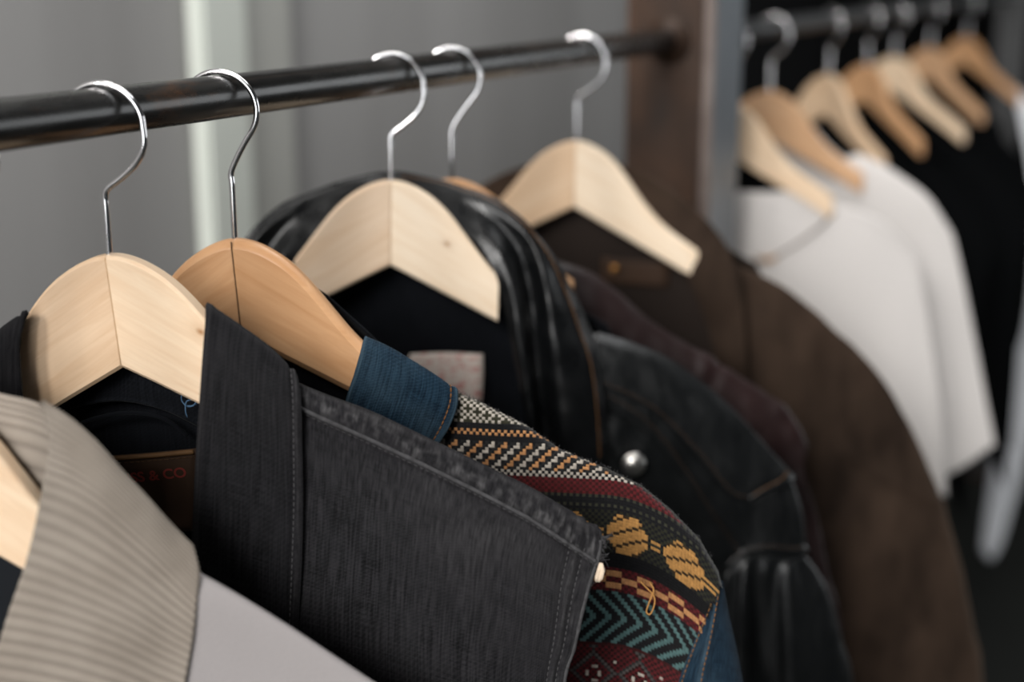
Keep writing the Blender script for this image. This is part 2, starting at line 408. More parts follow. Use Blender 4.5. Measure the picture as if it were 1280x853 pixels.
def arm_mesh(name, side, roll, half=0.0062, ch=0.0022, end=0.192):
    N = 56; vs, uvs, fs = [], [], []
    for k in range(N + 1):
        u = end * (k / N); T, B, s = topw(u), botw(u), sweep(u)
        hw = half * (1.0 if u < .1 else 1.0 - (u - .1) * 2.2); c = min(ch, (T - B) * .3)
        if k == N and end > .1: hw *= .7; T -= .002; B += .002
        ring = [(-hw + c, T), (hw - c, T), (hw - c * .3, T - c * .3), (hw, T - c), (hw, B + c), (hw - c, B), (-hw + c, B), (-hw, B + c), (-hw, T - c), (-hw + c * .3, T - c * .3)]
        for (v, w_) in ring:
            uu = side * u; uu, ww = uu * math.cos(roll) - w_ * math.sin(roll), uu * math.sin(roll) + w_ * math.cos(roll)
            vs.append((uu, -(s + v), ww))
            if k == N and end <= .1: uu += side * (-.0022 if v > 0 else .0028)
            uvs.append((u * .85 - w_ * .5 + (0 if side > 0 else 3.3), w_ * .85 + u * .5 + v * .8))
    n = 10
    for k in range(N):
        for j in range(n):
            q = (k * n + j, k * n + (j + 1) % n, (k + 1) * n + (j + 1) % n, (k + 1) * n + j); fs.append(q)
    fs.append(tuple(range(n))); fs.append(tuple(N * n + j for j in range(n)))
    me = bpy.data.meshes.new(name); me.from_pydata(vs, [], fs)
    bm = bmesh.new(); bm.from_mesh(me); bmesh.ops.recalc_face_normals(bm, faces=bm.faces[:]); bm.to_mesh(me); bm.free()
    sh = me.attributes.new('sharp_edge', 'BOOLEAN', 'EDGE')
    sh.data.foreach_set('value', [(e.vertices[0] % n == e.vertices[1] % n and e.vertices[0] % n in (0, 1, 3, 4, 5, 6, 7, 8)) or min(e.vertices) >= N * n for e in me.edges])
    uv = me.uv_layers.new(name='UVMap'); vi = [0] * len(me.loops); me.loops.foreach_get('vertex_index', vi)
    uv.data.foreach_set('uv', [x for v in vi for x in uvs[v]])
    return me
def hook_mesh(L, ur, full=True):
    R = 0.0236; wr_ = 0.0019; cw = L + RR - (R - wr_) + 0.0002
    if full:                       # round-bellied hook
        p = [Vector((0, 0, -.014)), Vector((0, 0, .0)), Vector((0, 0, cw - .046)), Vector((0, 0, cw - .039)), Vector((.0016 + ur * .3, 0, cw - .0345)), Vector((.0095 + ur * .6, 0, cw - .0285)), Vector((.0185 + ur * .9, 0, cw - .0200)), Vector((.0236 + ur, 0, cw - .0100))]
        a0 = 6
    else:                          # straighter neck
        p = [Vector((0, 0, -.014)), Vector((0, 0, .0)), Vector((0, 0, cw - .052)), Vector((0, 0, cw - .045)), Vector((.0015 + ur * .3, 0, cw - .0385)), Vector((.0075 + ur * .6, 0, cw - .0290)), Vector((.0150 + ur * .9, 0, cw - .0190))]
        a0 = -38
    for d in range(a0, 200, 12):
        a = math.radians(d); p.append(Vector((ur + R * math.cos(a), 0, cw + R * math.sin(a))))
    q = [spline(p, k / 110) for k in range(111)]
    return mesh_of('hook', [tube(q, [wr_ if k < 108 else wr_ * .7 for k in range(111)], 12)])
FR = {0: (-0.0320, 0.4951, 0.1280, 0.3600), 1: (-0.0010, 0.6184, 0.0798, 0.3053), 2: (0.0052, 0.7279, 0.0884, 0.2944), 3: (-0.0015, 0.9371, 0.0786, 0.5184), 4: (0.0000, 1.0337, 0.0895, 0.4800), 5: (-0.0035, 1.3060, 0.0873, 0.2510), 6: (0.0000, 1.7990, 0.0880, 0.0500), 7: (0.0000, 2.0053, 0.0880, 0.0500), 8: (0.0000, 2.3650, 0.0880, -0.6200), 9: (0.0000, 2.6658, 0.0880, -0.6000), 10: (0.0000, 2.9239, 0.0880, -0.3500), 11: (0.0000, 3.3336, 0.0880, -0.5500), 12: (0.0000, 3.8913, 0.0880, -0.4500)}
def frame_loc(g):
    x, y, L, psi = FR[g]; return (x, y, ROD - L), psi
def hanger(g, label, ml, mr, roll=0.0, group='wooden hangers on the near rail', ch=0.0022, crack=False, half=0.0062, end=0.192):
    loc, psi = frame_loc(g); h = thing('coat_hanger', label, 'hanger', loc, psi, group)
    link('wooden_arm', arm_mesh('wooden_arm', -1, roll, half, ch, end), ml, h)
    link('wooden_arm', arm_mesh('wooden_arm', 1, roll, half, ch, end), mr, h)
    x, y, L, p = FR[g]
    link('hook', hook_mesh(L, -x / math.cos(p), ch < .004), M['chrome'], h)
    wd = .00045 if crack else .00022
    b = []
    for k in range(9):
        w_ = -.001 - .0625 * k / 8; b.append(Vector((-w_ * math.sin(roll), -(half + .0000), w_ * math.cos(roll))))
    link('centre_joint', mesh_of('centre_joint', [tube(b, wd, 5)]), M['seam'] if crack else M['joint'], h)
    return h
H = {}
H[0] = hanger(0, 'pale wooden hanger in the blurred corduroy jacket at the left edge of the picture', M['wood_pale_l'], M['wood_plain_r'], end=.118)
H[1] = hanger(1, 'pale wooden hanger with a small knot holding the black denim vest', M['wood_pale_l'], M['wood_pale_r'], .0787, end=.0635)
H[2] = hanger(2, 'amber wooden hanger with a dark centre crack under the blue denim collar', M['wood_tan'], M['wood_tan'], .0635, ch=0.0058, half=.0075, crack=True, end=.091)
H[3] = hanger(3, 'whitish wooden hanger inside the black leather collar', M['wood_white_l'], M['wood_white_r'], -.027, end=.083)
H[4] = hanger(4, 'amber wooden hanger mostly hidden behind the black leather collar', M['wood_tan'], M['wood_tan'], 0, ch=0.0045, end=.10)
H[5] = hanger(5, 'whitish wooden hanger in the brown suede coat, nearest to the rusty post', M['wood_pale_l'], M['wood_plain_w'], -.019, end=.128)
GF = 'wooden hangers on the far rail'
H[6] = hanger(6, 'pale blond hanger beside the grey post holding the front white top', M['wood_white_l'], M['wood_plain_r'], 0, GF, end=.145)
FAR = [(7, 'amber hanger holding the rear white top on the far rail', 'wood_tan2', .14), (8, 'blond hanger first behind the white tops, on a black top', 'wood_pale_l', .155),
       (9, 'orange-brown hanger between two blond hangers on the far rail', 'wood_tan', .16), (10, 'blond hanger third behind the white tops on the far rail', 'wood_plain_r', .17),
       (11, 'honey wood hanger second from the end of the far rail', 'wood_tan2', .17), (12, 'orange-brown hanger last on the far rail', 'wood_tan', .175)]
for g, lab, mk, en in FAR:
    H[g] = hanger(g, lab, M[mk], M[mk], 0, GF, end=en)

# ------------------------------------------------------------------ generic inside back of a garment
def back_panel(parent, mat, w0=-4, width=170, vc=-14, ve=-20, drop=560, name='back_panel', hang=18):
    rows = []
    us = [-1, -.8, -.6, -.42, -.25, 0, .25, .42, .6, .8, 1]
    for k, dz in enumerate([0, 12, 35, 80, 150, 260, 400, drop]):
        r = []
        for f in us:
            u = f * width * (1 + .04 * min(k, 3)); top = max(topw(u / 1000 * min(1, 150 / width)) * 1000, -200) + w0
            if abs(f) < .45: top = min(top, -30)
            v = vc + (ve - vc) * abs(f) - hang * min(1, dz / 150) * (1 - abs(f) * .5)
            if k == 0: v += 6
            r.append((u, v, top - dz if k < 4 else top * (1 - min(1, (dz - 80) / 200)) + -60 * min(1, (dz - 80) / 200) - dz))
        rows.append(r)
    return cloth(name, Patch(rows, wr(2.0, 14)), mat, parent, 50, 50, 1.5)
def garment(name, g, label, cat, group=None):
    loc, psi = frame_loc(g); return thing(name, label, cat, loc, psi, group)

GJ = 'jackets and tops on the near rail'
# ------------------------------------------------------------------ beige jacket with corduroy collar (nearest)
g0 = garment('corduroy_jacket', 0, 'off-white jacket with a beige ribbed corduroy collar, blurred in the near left corner', 'jacket', GJ)
rows = [[(76.0,-2.0,-32.6),(85.6,-3.0,-39.1),(95.8,-4.0,-50.0),(107.2,-5.0,-63.2),(119.4,-7.0,-79.1),(132.3,-8.0,-92.5),(136.4,-8.0,-95.5)],
    [(77.6,14.0,-2.9),(90.6,12.0,-13.2),(102.0,10.0,-26.1),(112.5,8.0,-41.3),(124.9,6.0,-56.7),(135.8,3.0,-71.9),(144.5,2.0,-82.1)],
    [(83.7,22.0,-18.0),(94.4,20.0,-25.4),(105.5,19.0,-35.0),(116.1,17.0,-47.7),(128.0,14.0,-63.0),(140.0,11.0,-79.8),(150.2,10.0,-91.6)],
    [(81.5,28.0,-38.8),(93.7,26.0,-44.2),(105.3,24.0,-52.1),(116.4,21.0,-63.5),(128.4,18.0,-77.2),(140.5,15.0,-92.4),(150.3,14.0,-104.4)],
    [(72.3,32.0,-75.4),(85.3,31.0,-80.5),(98.3,29.0,-87.8),(111.3,27.0,-95.5),(124.0,24.0,-105.1),(137.2,20.0,-117.5),(148.2,18.0,-126.0)],
    [(59.3,36.0,-110.7),(73.9,35.0,-113.7),(89.2,33.0,-118.4),(103.3,31.0,-124.1),(117.4,28.0,-131.6),(132.0,24.0,-141.6),(144.3,22.0,-148.4)],
    [(46.8,39.0,-147.2),(63.7,38.0,-149.6),(80.5,36.0,-153.5),(96.0,34.0,-158.4),(112.0,31.0,-164.8),(126.8,27.0,-173.6),(138.8,25.0,-178.8)],
    [(34.2,41.0,-187.3),(52.8,40.0,-187.0),(71.3,39.0,-187.6),(89.2,37.0,-189.7),(106.7,34.0,-194.3),(121.7,30.0,-201.6),(131.5,28.0,-209.8)]]
def groove(n): return lambda a, b, p: .52 * (1 - abs(math.sin(math.pi * n * a))) ** 1.6  # colour mask between ribs, standing in for the shade there
def ribs(n): return lambda a, b, p: 1.3 * abs(math.sin(math.pi * n * a)) ** 0.6 + 0.8 * noise.noise(Vector((p.x * 22, p.y * 22, p.z * 22)))
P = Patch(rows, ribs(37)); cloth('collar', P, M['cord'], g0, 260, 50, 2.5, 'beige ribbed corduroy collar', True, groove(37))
rows = [[(-68.3,-18.0,15.1),(-25.2,-18.0,11.7),(4.3,-18.0,5.9),(38.3,-16.0,-7.0),(67.8,-6.0,-10.5),(85.6,-6.0,-25.0)],
    [(-67.3,-12.0,-4.9),(-24.4,-12.0,-8.2),(5.2,-12.0,-13.9),(39.3,-10.0,-25.4),(64.9,-4.0,-29.2),(81.6,-8.0,-38.8)],
    [(-73.1,-10.0,-57.3),(-30.0,-10.0,-65.0),(0.3,-10.0,-68.5),(34.0,-10.0,-80.9),(62.5,-8.0,-88.2),(78.6,-10.0,-93.0)]]
cloth('neck_stand', Patch(rows, ribs(9)), M['cord'], g0, 80, 40, 2.0, wear_shade=groove(9))
rows = [[(118.2,-24.0,-111.4),(139.5,-24.0,-122.2),(173.8,-24.0,-139.6),(203.8,-24.0,-157.3),(233.9,-24.0,-178.4),(272.9,-24.0,-209.5)],
    [(126.2,2.0,-86.2),(147.9,2.0,-97.5),(180.3,1.0,-116.8),(209.5,-1.0,-136.6),(237.9,-4.0,-159.0),(275.3,-7.0,-188.9)],
    [(126.7,11.0,-92.1),(148.7,11.0,-101.4),(179.7,9.0,-121.1),(208.1,7.0,-141.2),(236.3,4.0,-164.4),(272.6,-1.0,-195.9)],
    [(124.7,15.0,-111.5),(146.2,15.0,-121.8),(174.7,13.0,-141.8),(202.7,11.0,-163.5),(230.9,8.0,-185.6),(267.7,3.0,-217.4)],
    [(119.1,20.0,-158.7),(140.4,20.0,-162.3),(169.4,18.0,-175.8),(197.4,15.0,-194.8),(225.5,11.0,-219.4),(262.5,6.0,-249.5)]]
cloth('front_panel', Patch(down(rows, 120, 250), wr(1.2, 16)), M['canvas'], g0, 60, 50, 2.0, 'off-white canvas front', True)
back_panel(g0, M['lining_black'])

# ------------------------------------------------------------------ black denim vest
g1 = garment('denim_vest', 1, 'washed black denim vest with a broad collar and frayed armhole', 'vest', GJ)
rows = [[(59.9,8.0,-35.4),(73.3,4.0,-48.1),(90.1,0.0,-62.6),(102.0,-4.0,-77.1)],
    [(64.3,22.0,-21.0),(79.6,18.0,-33.3),(97.4,14.0,-48.8),(109.4,10.0,-63.8)],
    [(64.8,33.0,-41.8),(80.5,30.0,-51.1),(98.1,26.0,-64.3),(114.9,21.0,-75.2)],
    [(61.8,36.0,-72.9),(79.1,33.0,-80.0),(97.4,29.0,-91.1),(115.6,24.0,-102.2)],
    [(58.5,39.0,-109.2),(76.9,36.0,-115.0),(96.4,32.0,-123.0),(115.7,27.0,-134.3)],
    [(55.2,41.0,-146.5),(74.7,38.0,-152.4),(94.0,34.0,-160.6),(113.9,29.0,-172.3)],
    [(51.7,43.0,-194.4),(71.9,40.0,-201.9),(91.5,36.0,-207.5),(110.4,31.0,-216.1)],
    [(56.3,45.0,-232.9),(71.6,42.0,-238.4),(89.2,38.0,-241.8),(107.0,33.0,-245.7)]]
def d1(a, b, p):
    e = 0.9 * gauss(b, .955, .02) - 0.9 * gauss(b, .905, .02) + .5 * gauss(b, .05, .03)
    return e + 1.1 * noise.noise(p * 24) + .25 * noise.noise(p * 160) * gauss(b, .95, .08)
P1c = Patch(rows, d1); cloth('collar', P1c, M['denim_black_collar'], g1, 110, 110, 2.6, wear_shade=lambda a, b, p: .30 * gauss(b, .955, .02) * (.8 + noise.noise(p * 300)) + .15 * gauss(b, .03, .03) + .12 * gauss(a, .33, .12) + .22 * gauss(a, .16, .02))
rows = [[(-104.6,-2.0,-81.4),(-83.5,2.0,-67.2),(-65.3,6.0,-54.4),(-52.0,8.0,-42.0)],
    [(-95.4,14.0,-67.7),(-74.7,16.0,-53.5),(-58.9,18.0,-40.2),(-42.0,21.0,-28.7)],
    [(-94.3,20.0,-79.4),(-72.8,22.0,-66.1),(-57.0,25.0,-52.9),(-42.6,27.0,-36.5)],
    [(-96.7,22.0,-103.1),(-73.5,25.0,-89.0),(-57.6,28.0,-75.5),(-44.8,29.0,-56.0)],
    [(-99.1,25.0,-131.5),(-75.0,28.0,-119.5),(-58.7,31.0,-103.2),(-43.8,32.0,-82.3)],
    [(-103.5,30.0,-189.9),(-78.7,32.0,-177.5),(-62.2,34.0,-170.6),(-42.6,36.0,-153.9)]]
cloth('collar', Patch(rows, d1), M['denim_black_collar'], g1, 50, 40, 2.6)
stitches(on(P1c, .16, .915, .95, .915, .0002, 60), M['thread_grey'], g1, r=.00036)
rows = [[(82.3,-15.0,-78.7),(115.5,-15.0,-89.9),(153.2,-15.0,-102.9),(195.4,-15.0,-123.0),(237.6,-15.0,-144.0),(260.0,-16.0,-156.5),(274.1,-16.0,-166.2)],
    [(85.2,6.0,-58.3),(117.2,6.0,-73.0),(156.1,6.0,-87.0),(197.0,6.0,-105.0),(240.1,5.0,-125.6),(263.6,4.0,-139.2),(280.9,3.0,-149.7)],
    [(86.3,13.0,-61.0),(118.1,13.0,-76.6),(155.0,12.0,-91.7),(195.6,11.0,-110.5),(238.3,9.0,-131.9),(262.2,7.0,-146.7),(282.5,4.0,-158.9)],
    [(86.1,16.0,-67.6),(117.7,16.0,-83.6),(153.7,15.0,-99.3),(194.2,14.0,-118.0),(236.5,12.0,-139.4),(259.7,9.0,-154.8),(281.0,6.0,-169.3)],
    [(85.2,18.0,-79.7),(117.0,18.0,-94.8),(152.8,18.0,-109.6),(193.3,17.0,-126.9),(234.9,14.0,-147.4),(258.7,11.0,-161.7),(278.5,8.0,-177.4)],
    [(83.5,20.0,-109.9),(115.9,21.0,-119.8),(150.9,22.0,-132.0),(190.6,21.0,-147.0),(231.7,17.0,-165.6),(255.8,13.0,-179.5),(274.3,9.0,-194.0)],
    [(80.7,23.0,-149.8),(113.7,25.0,-160.3),(148.5,26.0,-170.5),(187.0,24.0,-182.3),(228.5,20.0,-198.7),(252.7,16.0,-211.4),(268.9,12.0,-220.7)],
    [(76.8,26.0,-210.8),(110.9,29.0,-213.1),(145.8,30.0,-220.2),(184.8,28.0,-230.0),(224.2,23.0,-243.4),(248.1,18.0,-254.5),(263.0,14.0,-250.5)]]
def d2(a, b, p):
    pk = noise.noise(Vector((b * 62, a * 9, 2)))
    band = gauss(a, .255, .085)
    r = 1.0 * band + (1.3 * pk) * band * (.6 + .4 * noise.noise(p * 60))
    r += 0.8 * gauss(a, .345, .014) - 1.0 * gauss(a, .372, .012)
    r += 0.9 * gauss(b, .975, .014) - .7 * gauss(b, .93, .015) + .5 * gauss(b, .90, .015) - .5 * gauss(b, .87, .012)
    return r + 2.2 * noise.noise(Vector((p.x * 12, p.y * 12, p.z * 8))) * min(1, max(0, (a - .4) * 4)) + .5 * noise.noise(p * 45)
def wear_tone1(a, b, p):
    n = noise.noise(p * 210); n2 = noise.noise(p * 420)
    x = .85 * gauss(a, .255, .07) * max(0, .18 + 1.5 * noise.noise(Vector((b * 62, a * 9, 2))) + .5 * n2)
    x += .55 * gauss(a, .338, .012) * (.7 + .6 * n) + .35 * gauss(a, .165, .02) * (.5 + n)
    if a > .3: x += .5 * gauss(b, .988, .012) * (.7 + .8 * n2) + .32 * gauss(b, .90, .012) * (.7 + .8 * n2) + .25 * gauss(b, .945, .02) * max(0, n + .2)
    x += .20 * gauss(a, .50, .12) * gauss(b, .62, .28) * (1 + .8 * noise.noise(p * 35))  # broad paler zone around the panel's middle
    return x
P1f = Patch(down(rows, 110, 230), d2); cloth('front_panel', P1f, M['denim_black'], g1, 170, 150, 2.2, mirror=True, wear_shade=wear_tone1)
stitches(on(P1f, .362, .09, .362, .98, -.0002, 90), M['thread_grey'], g1, r=.00036)
stitches(on(P1f, .30, .93, .78, .93, -.0001, 60), M['thread_grey'], g1, r=.00036)
stitches(on(P1f, .30, .87, .78, .87, -.0001, 60), M['thread_grey'], g1, r=.00036)
# pale worn ridges of the yoke seam and the armhole edge
for path, r in ((on(P1f, .335, .09, .335, .985, .0001, 110), .0011), (on(P1f, .2, .99, .80, .99, -.0002, 80), .0012)):
    rr = [r * (1 + .35 * noise.noise(q * 300)) for q in path]
    link('seam_ridge', mesh_of('seam_ridge', [tube(path, rr, 8)]), M['denim_edge'], g1, label='pale worn seam ridge')
# frayed ends at the armhole
fr = []
for k in range(70):
    a = random.uniform(.17, .5); p0 = P1f.at(a, .995); d = Vector((random.uniform(.2, 1), random.uniform(-.5, .5), random.uniform(-.8, .6))).normalized()
    L = random.uniform(.002, .007) * (1.3 if a < .33 else .6)
    p1 = p0 + d * L; fr.append(tube([p0, (p0 + p1) / 2 + Vector((random.uniform(-1, 1), random.uniform(-1, 1), random.uniform(-1, 1))) * .001, p1], .00016, 4))
link('frayed_edge', mesh_of('frayed_edge', fr), M['denim_edge'], g1)['kind'] = 'stuff'
kn = []; kc = Vector((282.5,14.0,-171.1)) / 1000; kc = Vector((kc.x, -kc.y, kc.z))
for k in range(16):
    b0 = Vector((random.uniform(-.0015, .0015), random.uniform(-.001, .001), 0))
    kn.append(tube([kc + b0 * .5 + Vector((0, 0, .005)), kc + b0 * 1.3 + Vector((0, 0, .001)), kc + b0 * 1.4 + Vector((-.001, 0, -.0035)), kc + b0 * .9 + Vector((-.002, 0, -.006))], [.0004, .0007, .0007, .0003], 5))
link('thread_tuft', mesh_of('thread_tuft', kn), M['thread_white'], g1, label='cream thread tuft at the armhole')
back_panel(g1, M['denim_dark'], width=150)
# inside of the neck: band, curved hem and leather patch with its print
rows = [[(-48.0,-10.0,-76.5),(-27.6,-10.0,-70.8),(-2.5,-10.0,-64.0),(21.6,-10.0,-68.9),(45.4,-10.0,-76.7)],
    [(-51.3,-9.0,-91.2),(-28.3,-9.0,-85.3),(-3.2,-9.0,-80.3),(21.0,-9.0,-84.2),(45.1,-9.0,-89.6)],
    [(-53.2,-11.0,-101.8),(-30.0,-11.0,-94.9),(-4.8,-11.0,-90.8),(22.0,-11.0,-95.1),(43.5,-11.0,-105.0)]]
def d3(a, b, p): return 1.4 * gauss(a, .93, .06) + .5 * noise.noise(p * 150)
cloth('neck_band', Patch(rows, d3), M['denim_dark'], g1, 50, 60, 1.5, 'faded neck band')
q = [Vector((u, -v, w)) / 1000 for (u, v, w) in ((-50.7,-9.0,-113.6), (-19.2,-8.0,-100.9), (3.4,-8.0,-96.5), (22.5,-9.0,-99.9), (35.4,-12.0,-110.7))]
link('hem_fold', mesh_of('hem_fold', [tube([spline(q, k / 30) for k in range(31)], .0012, 8)]), M['denim_dark'], g1)
rows = [[(-22.9,-12.0,-126.4),(7.4,-12.0,-123.0),(39.9,-12.0,-118.4)],
    [(-25.3,-13.0,-151.9),(5.3,-13.0,-148.3),(38.0,-13.0,-144.5)],
    [(-28.3,-15.0,-178.8),(2.6,-15.0,-176.0),(35.7,-15.0,-172.1)]]
PL = Patch(rows); lp = cloth('leather_patch', PL, M['patch_brown'], g1, 12, 12, 1.0, 'brown leather label reading SS & CO')
stitches(on(PL, .10, .05, .10, .97, .0002), M['seam'], lp, r=.0004)
link('patch_hem', mesh_of('patch_hem', [tube(on(PL, .035, .02, .035, .98, .0002), .0016, 8)]), M['patch_hem'], lp, label='paler folded hem of the label')
def text_mesh(s, size, depth=.0001):
    cu = bpy.data.curves.new('lettering', 'FONT'); cu.body = s; cu.size = size; cu.extrude = depth; cu.align_x = 'LEFT'; cu.offset = 0.018
    o = bpy.data.objects.new('lettering', cu); C.objects.link(o); bpy.context.view_layer.update()
    me = bpy.data.meshes.new_from_object(o.evaluated_get(bpy.context.evaluated_depsgraph_get())); bpy.data.objects.remove(o); return me
def letters(s, P, a0, b0, a1, b1, h, mat, parent, off=.0004):
    """lay lettering on a patch: baseline from (a0, b0) to (a1, b1)"""
    me = text_mesh(s, 1.0); xs = [v.co.x for v in me.vertices]; x0, x1 = min(xs), max(xs)
    A, B = P.at(a0, b0), P.at(a1, b1); ex = (B - A); n = P.nrm((a0 + a1) / 2, (b0 + b1) / 2); ey = n.cross(ex.normalized())
    if ey.z < 0: ey = -ey
    for v in me.vertices:
        v.co = A + ex * ((v.co.x - x0) / (x1 - x0)) + ey * (v.co.y * h * 1.38) + n * (off + v.co.z)
    return link('lettering', me, mat, parent, False)
letters('USS & CO', PL, .365, .27, .335, .915, .0064, M['print_red'], lp)
kc = Vector((43.4,4.0,-82.8)) / 1000; kc = Vector((kc.x, -kc.y, kc.z)); pts = []
for k in range(26):
    a = k / 25 * 4.6 * math.pi; pts.append(kc + Vector((math.cos(a) * .0046, math.sin(a * .7) * .001, math.sin(a) * .0045 + (-.006 * max(0, k - 20) / 5))))
pts += [kc + Vector((-.002, -.001, -.007)), kc + Vector((-.0015, 0, -.011))]
link('loose_thread', mesh_of('loose_thread', [tube([spline(pts, k / 90) for k in range(91)], .00035, 5)]), M['thread_blue'], g1, label='blue loose thread')

# ------------------------------------------------------------------ blue denim jacket with woven shoulders
g2 = garment('woven_jacket', 2, 'blue denim jacket with a patterned woven shoulder in orange, teal and red', 'jacket', GJ)
rows = [[(86.7,0.0,-79.1),(104.8,-2.0,-91.2),(122.2,-5.0,-104.7),(134.6,-8.0,-115.8)],
    [(88.1,18.0,-56.6),(104.3,16.0,-63.7),(124.9,13.0,-76.6),(144.0,10.0,-90.7)],
    [(86.1,27.0,-66.6),(104.7,25.0,-74.6),(124.8,21.0,-87.8),(145.6,16.0,-99.3)],
    [(83.0,30.0,-78.2),(101.5,28.0,-88.3),(120.7,24.0,-101.7),(140.4,19.0,-113.9)],
    [(78.5,32.0,-92.3),(96.5,30.0,-103.5),(115.8,26.0,-115.9),(134.0,21.0,-125.1)],
    [(74.3,34.0,-114.3),(91.3,32.0,-129.9),(108.0,28.0,-141.0),(124.8,23.0,-147.3)],
    [(68.6,36.0,-145.6),(85.9,34.0,-156.1),(100.2,30.0,-167.5),(117.1,25.0,-173.9)]]
def d4(a, b, p): return .8 * gauss(b, .975, .02) - .5 * gauss(b, .93, .02) + .9 * noise.noise(p * 30) + .3 * noise.noise(p * 200) * gauss(b, .96, .06)
P2c = Patch(rows, d4); cloth('collar', P2c, M['denim_blue'], g2, 100, 90, 2.4, 'blue denim collar', True, lambda a, b, p: .32 * gauss(a, .16, .025) * (.7 + noise.noise(p * 250)) + .3 * gauss(b, .99, .02) + .16 * max(0, noise.noise(p * 40) + .3) + .35 * gauss(b, .02, .015))
stitches(on(P2c, .17, .928, .95, .928, .0003, 60), M['thread_orange'], g2, r=.0005, length=.003, gap=.0006, label='orange topstitching')

RP = [(p[0], p[2]) for p in ((127.1,5.0,-88.2), (141.5,5.0,-93.9), (157.9,5.0,-100.5), (168.1,5.0,-105.9), (188.6,5.0,-115.5), (209.0,5.0,-128.9), (239.6,5.0,-140.6), (259.9,4.0,-150.6), (280.4,3.0,-167.6), (298.6,2.0,-185.9), (310.9,1.0,-207.4), (315.6,-1.0,-224.6))]
AP = [(p[0], p[2]) for p in ((311.7,2.0,-215.2), (304.8,4.0,-233.1), (296.3,6.0,-253.5), (287.0,8.0,-283.3), (277.2,10.0,-321.7), (273.0,10.0,-363.4))]
def ridge(u): return lerp(u, [p[0] for p in RP], [p[1] for p in RP])
def armhole(w_): return lerp(-w_, [-p[1] for p in AP], [p[0] for p in AP])
def V0(u, w_): return 10 - 6 * max(0, (u - 250) / 65) ** 2 + 4 * max(0, min(1, (-150 - w_) / 150))
def sag(u, b):
    u0 = lerp(-b, [100, 118, 142, 400], [225, 212, 238, 242]); return -.0075 * max(0, u - u0) ** 2
WHT, ORG, GLD = (.40, .36, .31), (.42, .205, .085), (.37, .19, .058)
RED, DRK, OLV, TEA, GRY = (.085, .009, .011), (.006, .006, .007), (.026, .025, .015), (.066, .125, .123), (.065, .058, .055)
DRED = (.035, .006, .006)
def yarn(i, j):
    if j < 56: return WHT if (i + j) % 2 == 0 and (i * 7 + j * 13) % 17 < 14 else OLV
    if j < 58: return DRK
    if j == 58: return ORG if i % 2 else DRK
    if j == 59: return ORG if (i + 1) % 2 else DRK
    if j < 62: return DRK
    if j < 71:
        d = (i + j // 2 * 2) % 8
        if d < 2: return WHT if (i + j) % 2 or j % 2 else (.012, .012, .012)
        if 4 <= d < 6: return ORG if (i + j) % 2 or j % 2 else (.012, .012, .012)
        return (.016, .016, .016) if (i + j) % 2 else DRK
    if j < 73: return WHT if (i + j) % 2 else DRK
    if j < 78: return RED if (i + j) % 2 else DRED
    if 83 <= j < 97:
        x = ((i * 2 - 252) / 37.0) % 1.0; x = x if x < .5 else x - 1; x *= 37 / 2.0; y = j - 90
        if abs(x) * .98 + abs(y) * .72 < 7.6 and abs(x) < 6.6 and abs(y) < 6.6: return GLD if (y * 2 + int(x + 40)) % 9 > 1 else (.03, .018, .008)
        if abs(abs(x) - 8.6) < 1.1 and abs(y) < 2: return GLD if j % 2 else OLV
        return (.020, .020, .012) if (i + j) % 2 else DRK
    if j < 97: return (.034, .034, .023) if (j % 3 == 0 and i % 2 == 0) else DRK
    if j < 102: return (.0035, .0035, .004)
    if j < 110:
        r = j - 102
        if r in (0, 7): return RED if (i + j) % 2 else DRED
        k = (r - 1) // 2; x = (i + (5 if k == 1 else 0)) % 10
        return ORG if x < 5 else (RED if (i + j) % 2 else DRED)
    if j < 128:
        y = abs(j - 118.5)
        return TEA if (i + y) % 5 < 2.3 else DRK
    if j < 129: return DRED
    fx = (i - 116 + 7) % 15 - 7; fy = (j - 138 + 7) % 15 - 7
    if (abs(fx) == 2 and fy in (0, 1)) or (fx in (0, 1) and abs(fy - .5) == 2.5): return WHT
    if fx == 7 and fy == -4: return WHT
    if abs(fx) + abs(fy) in (6, 7): return GRY if (i + j) % 2 else (.020, .019, .019)
    return (.085, .009, .011) if (i + j) % 2 else (.020, .005, .005)
CELL = 2.0; SUB = 3
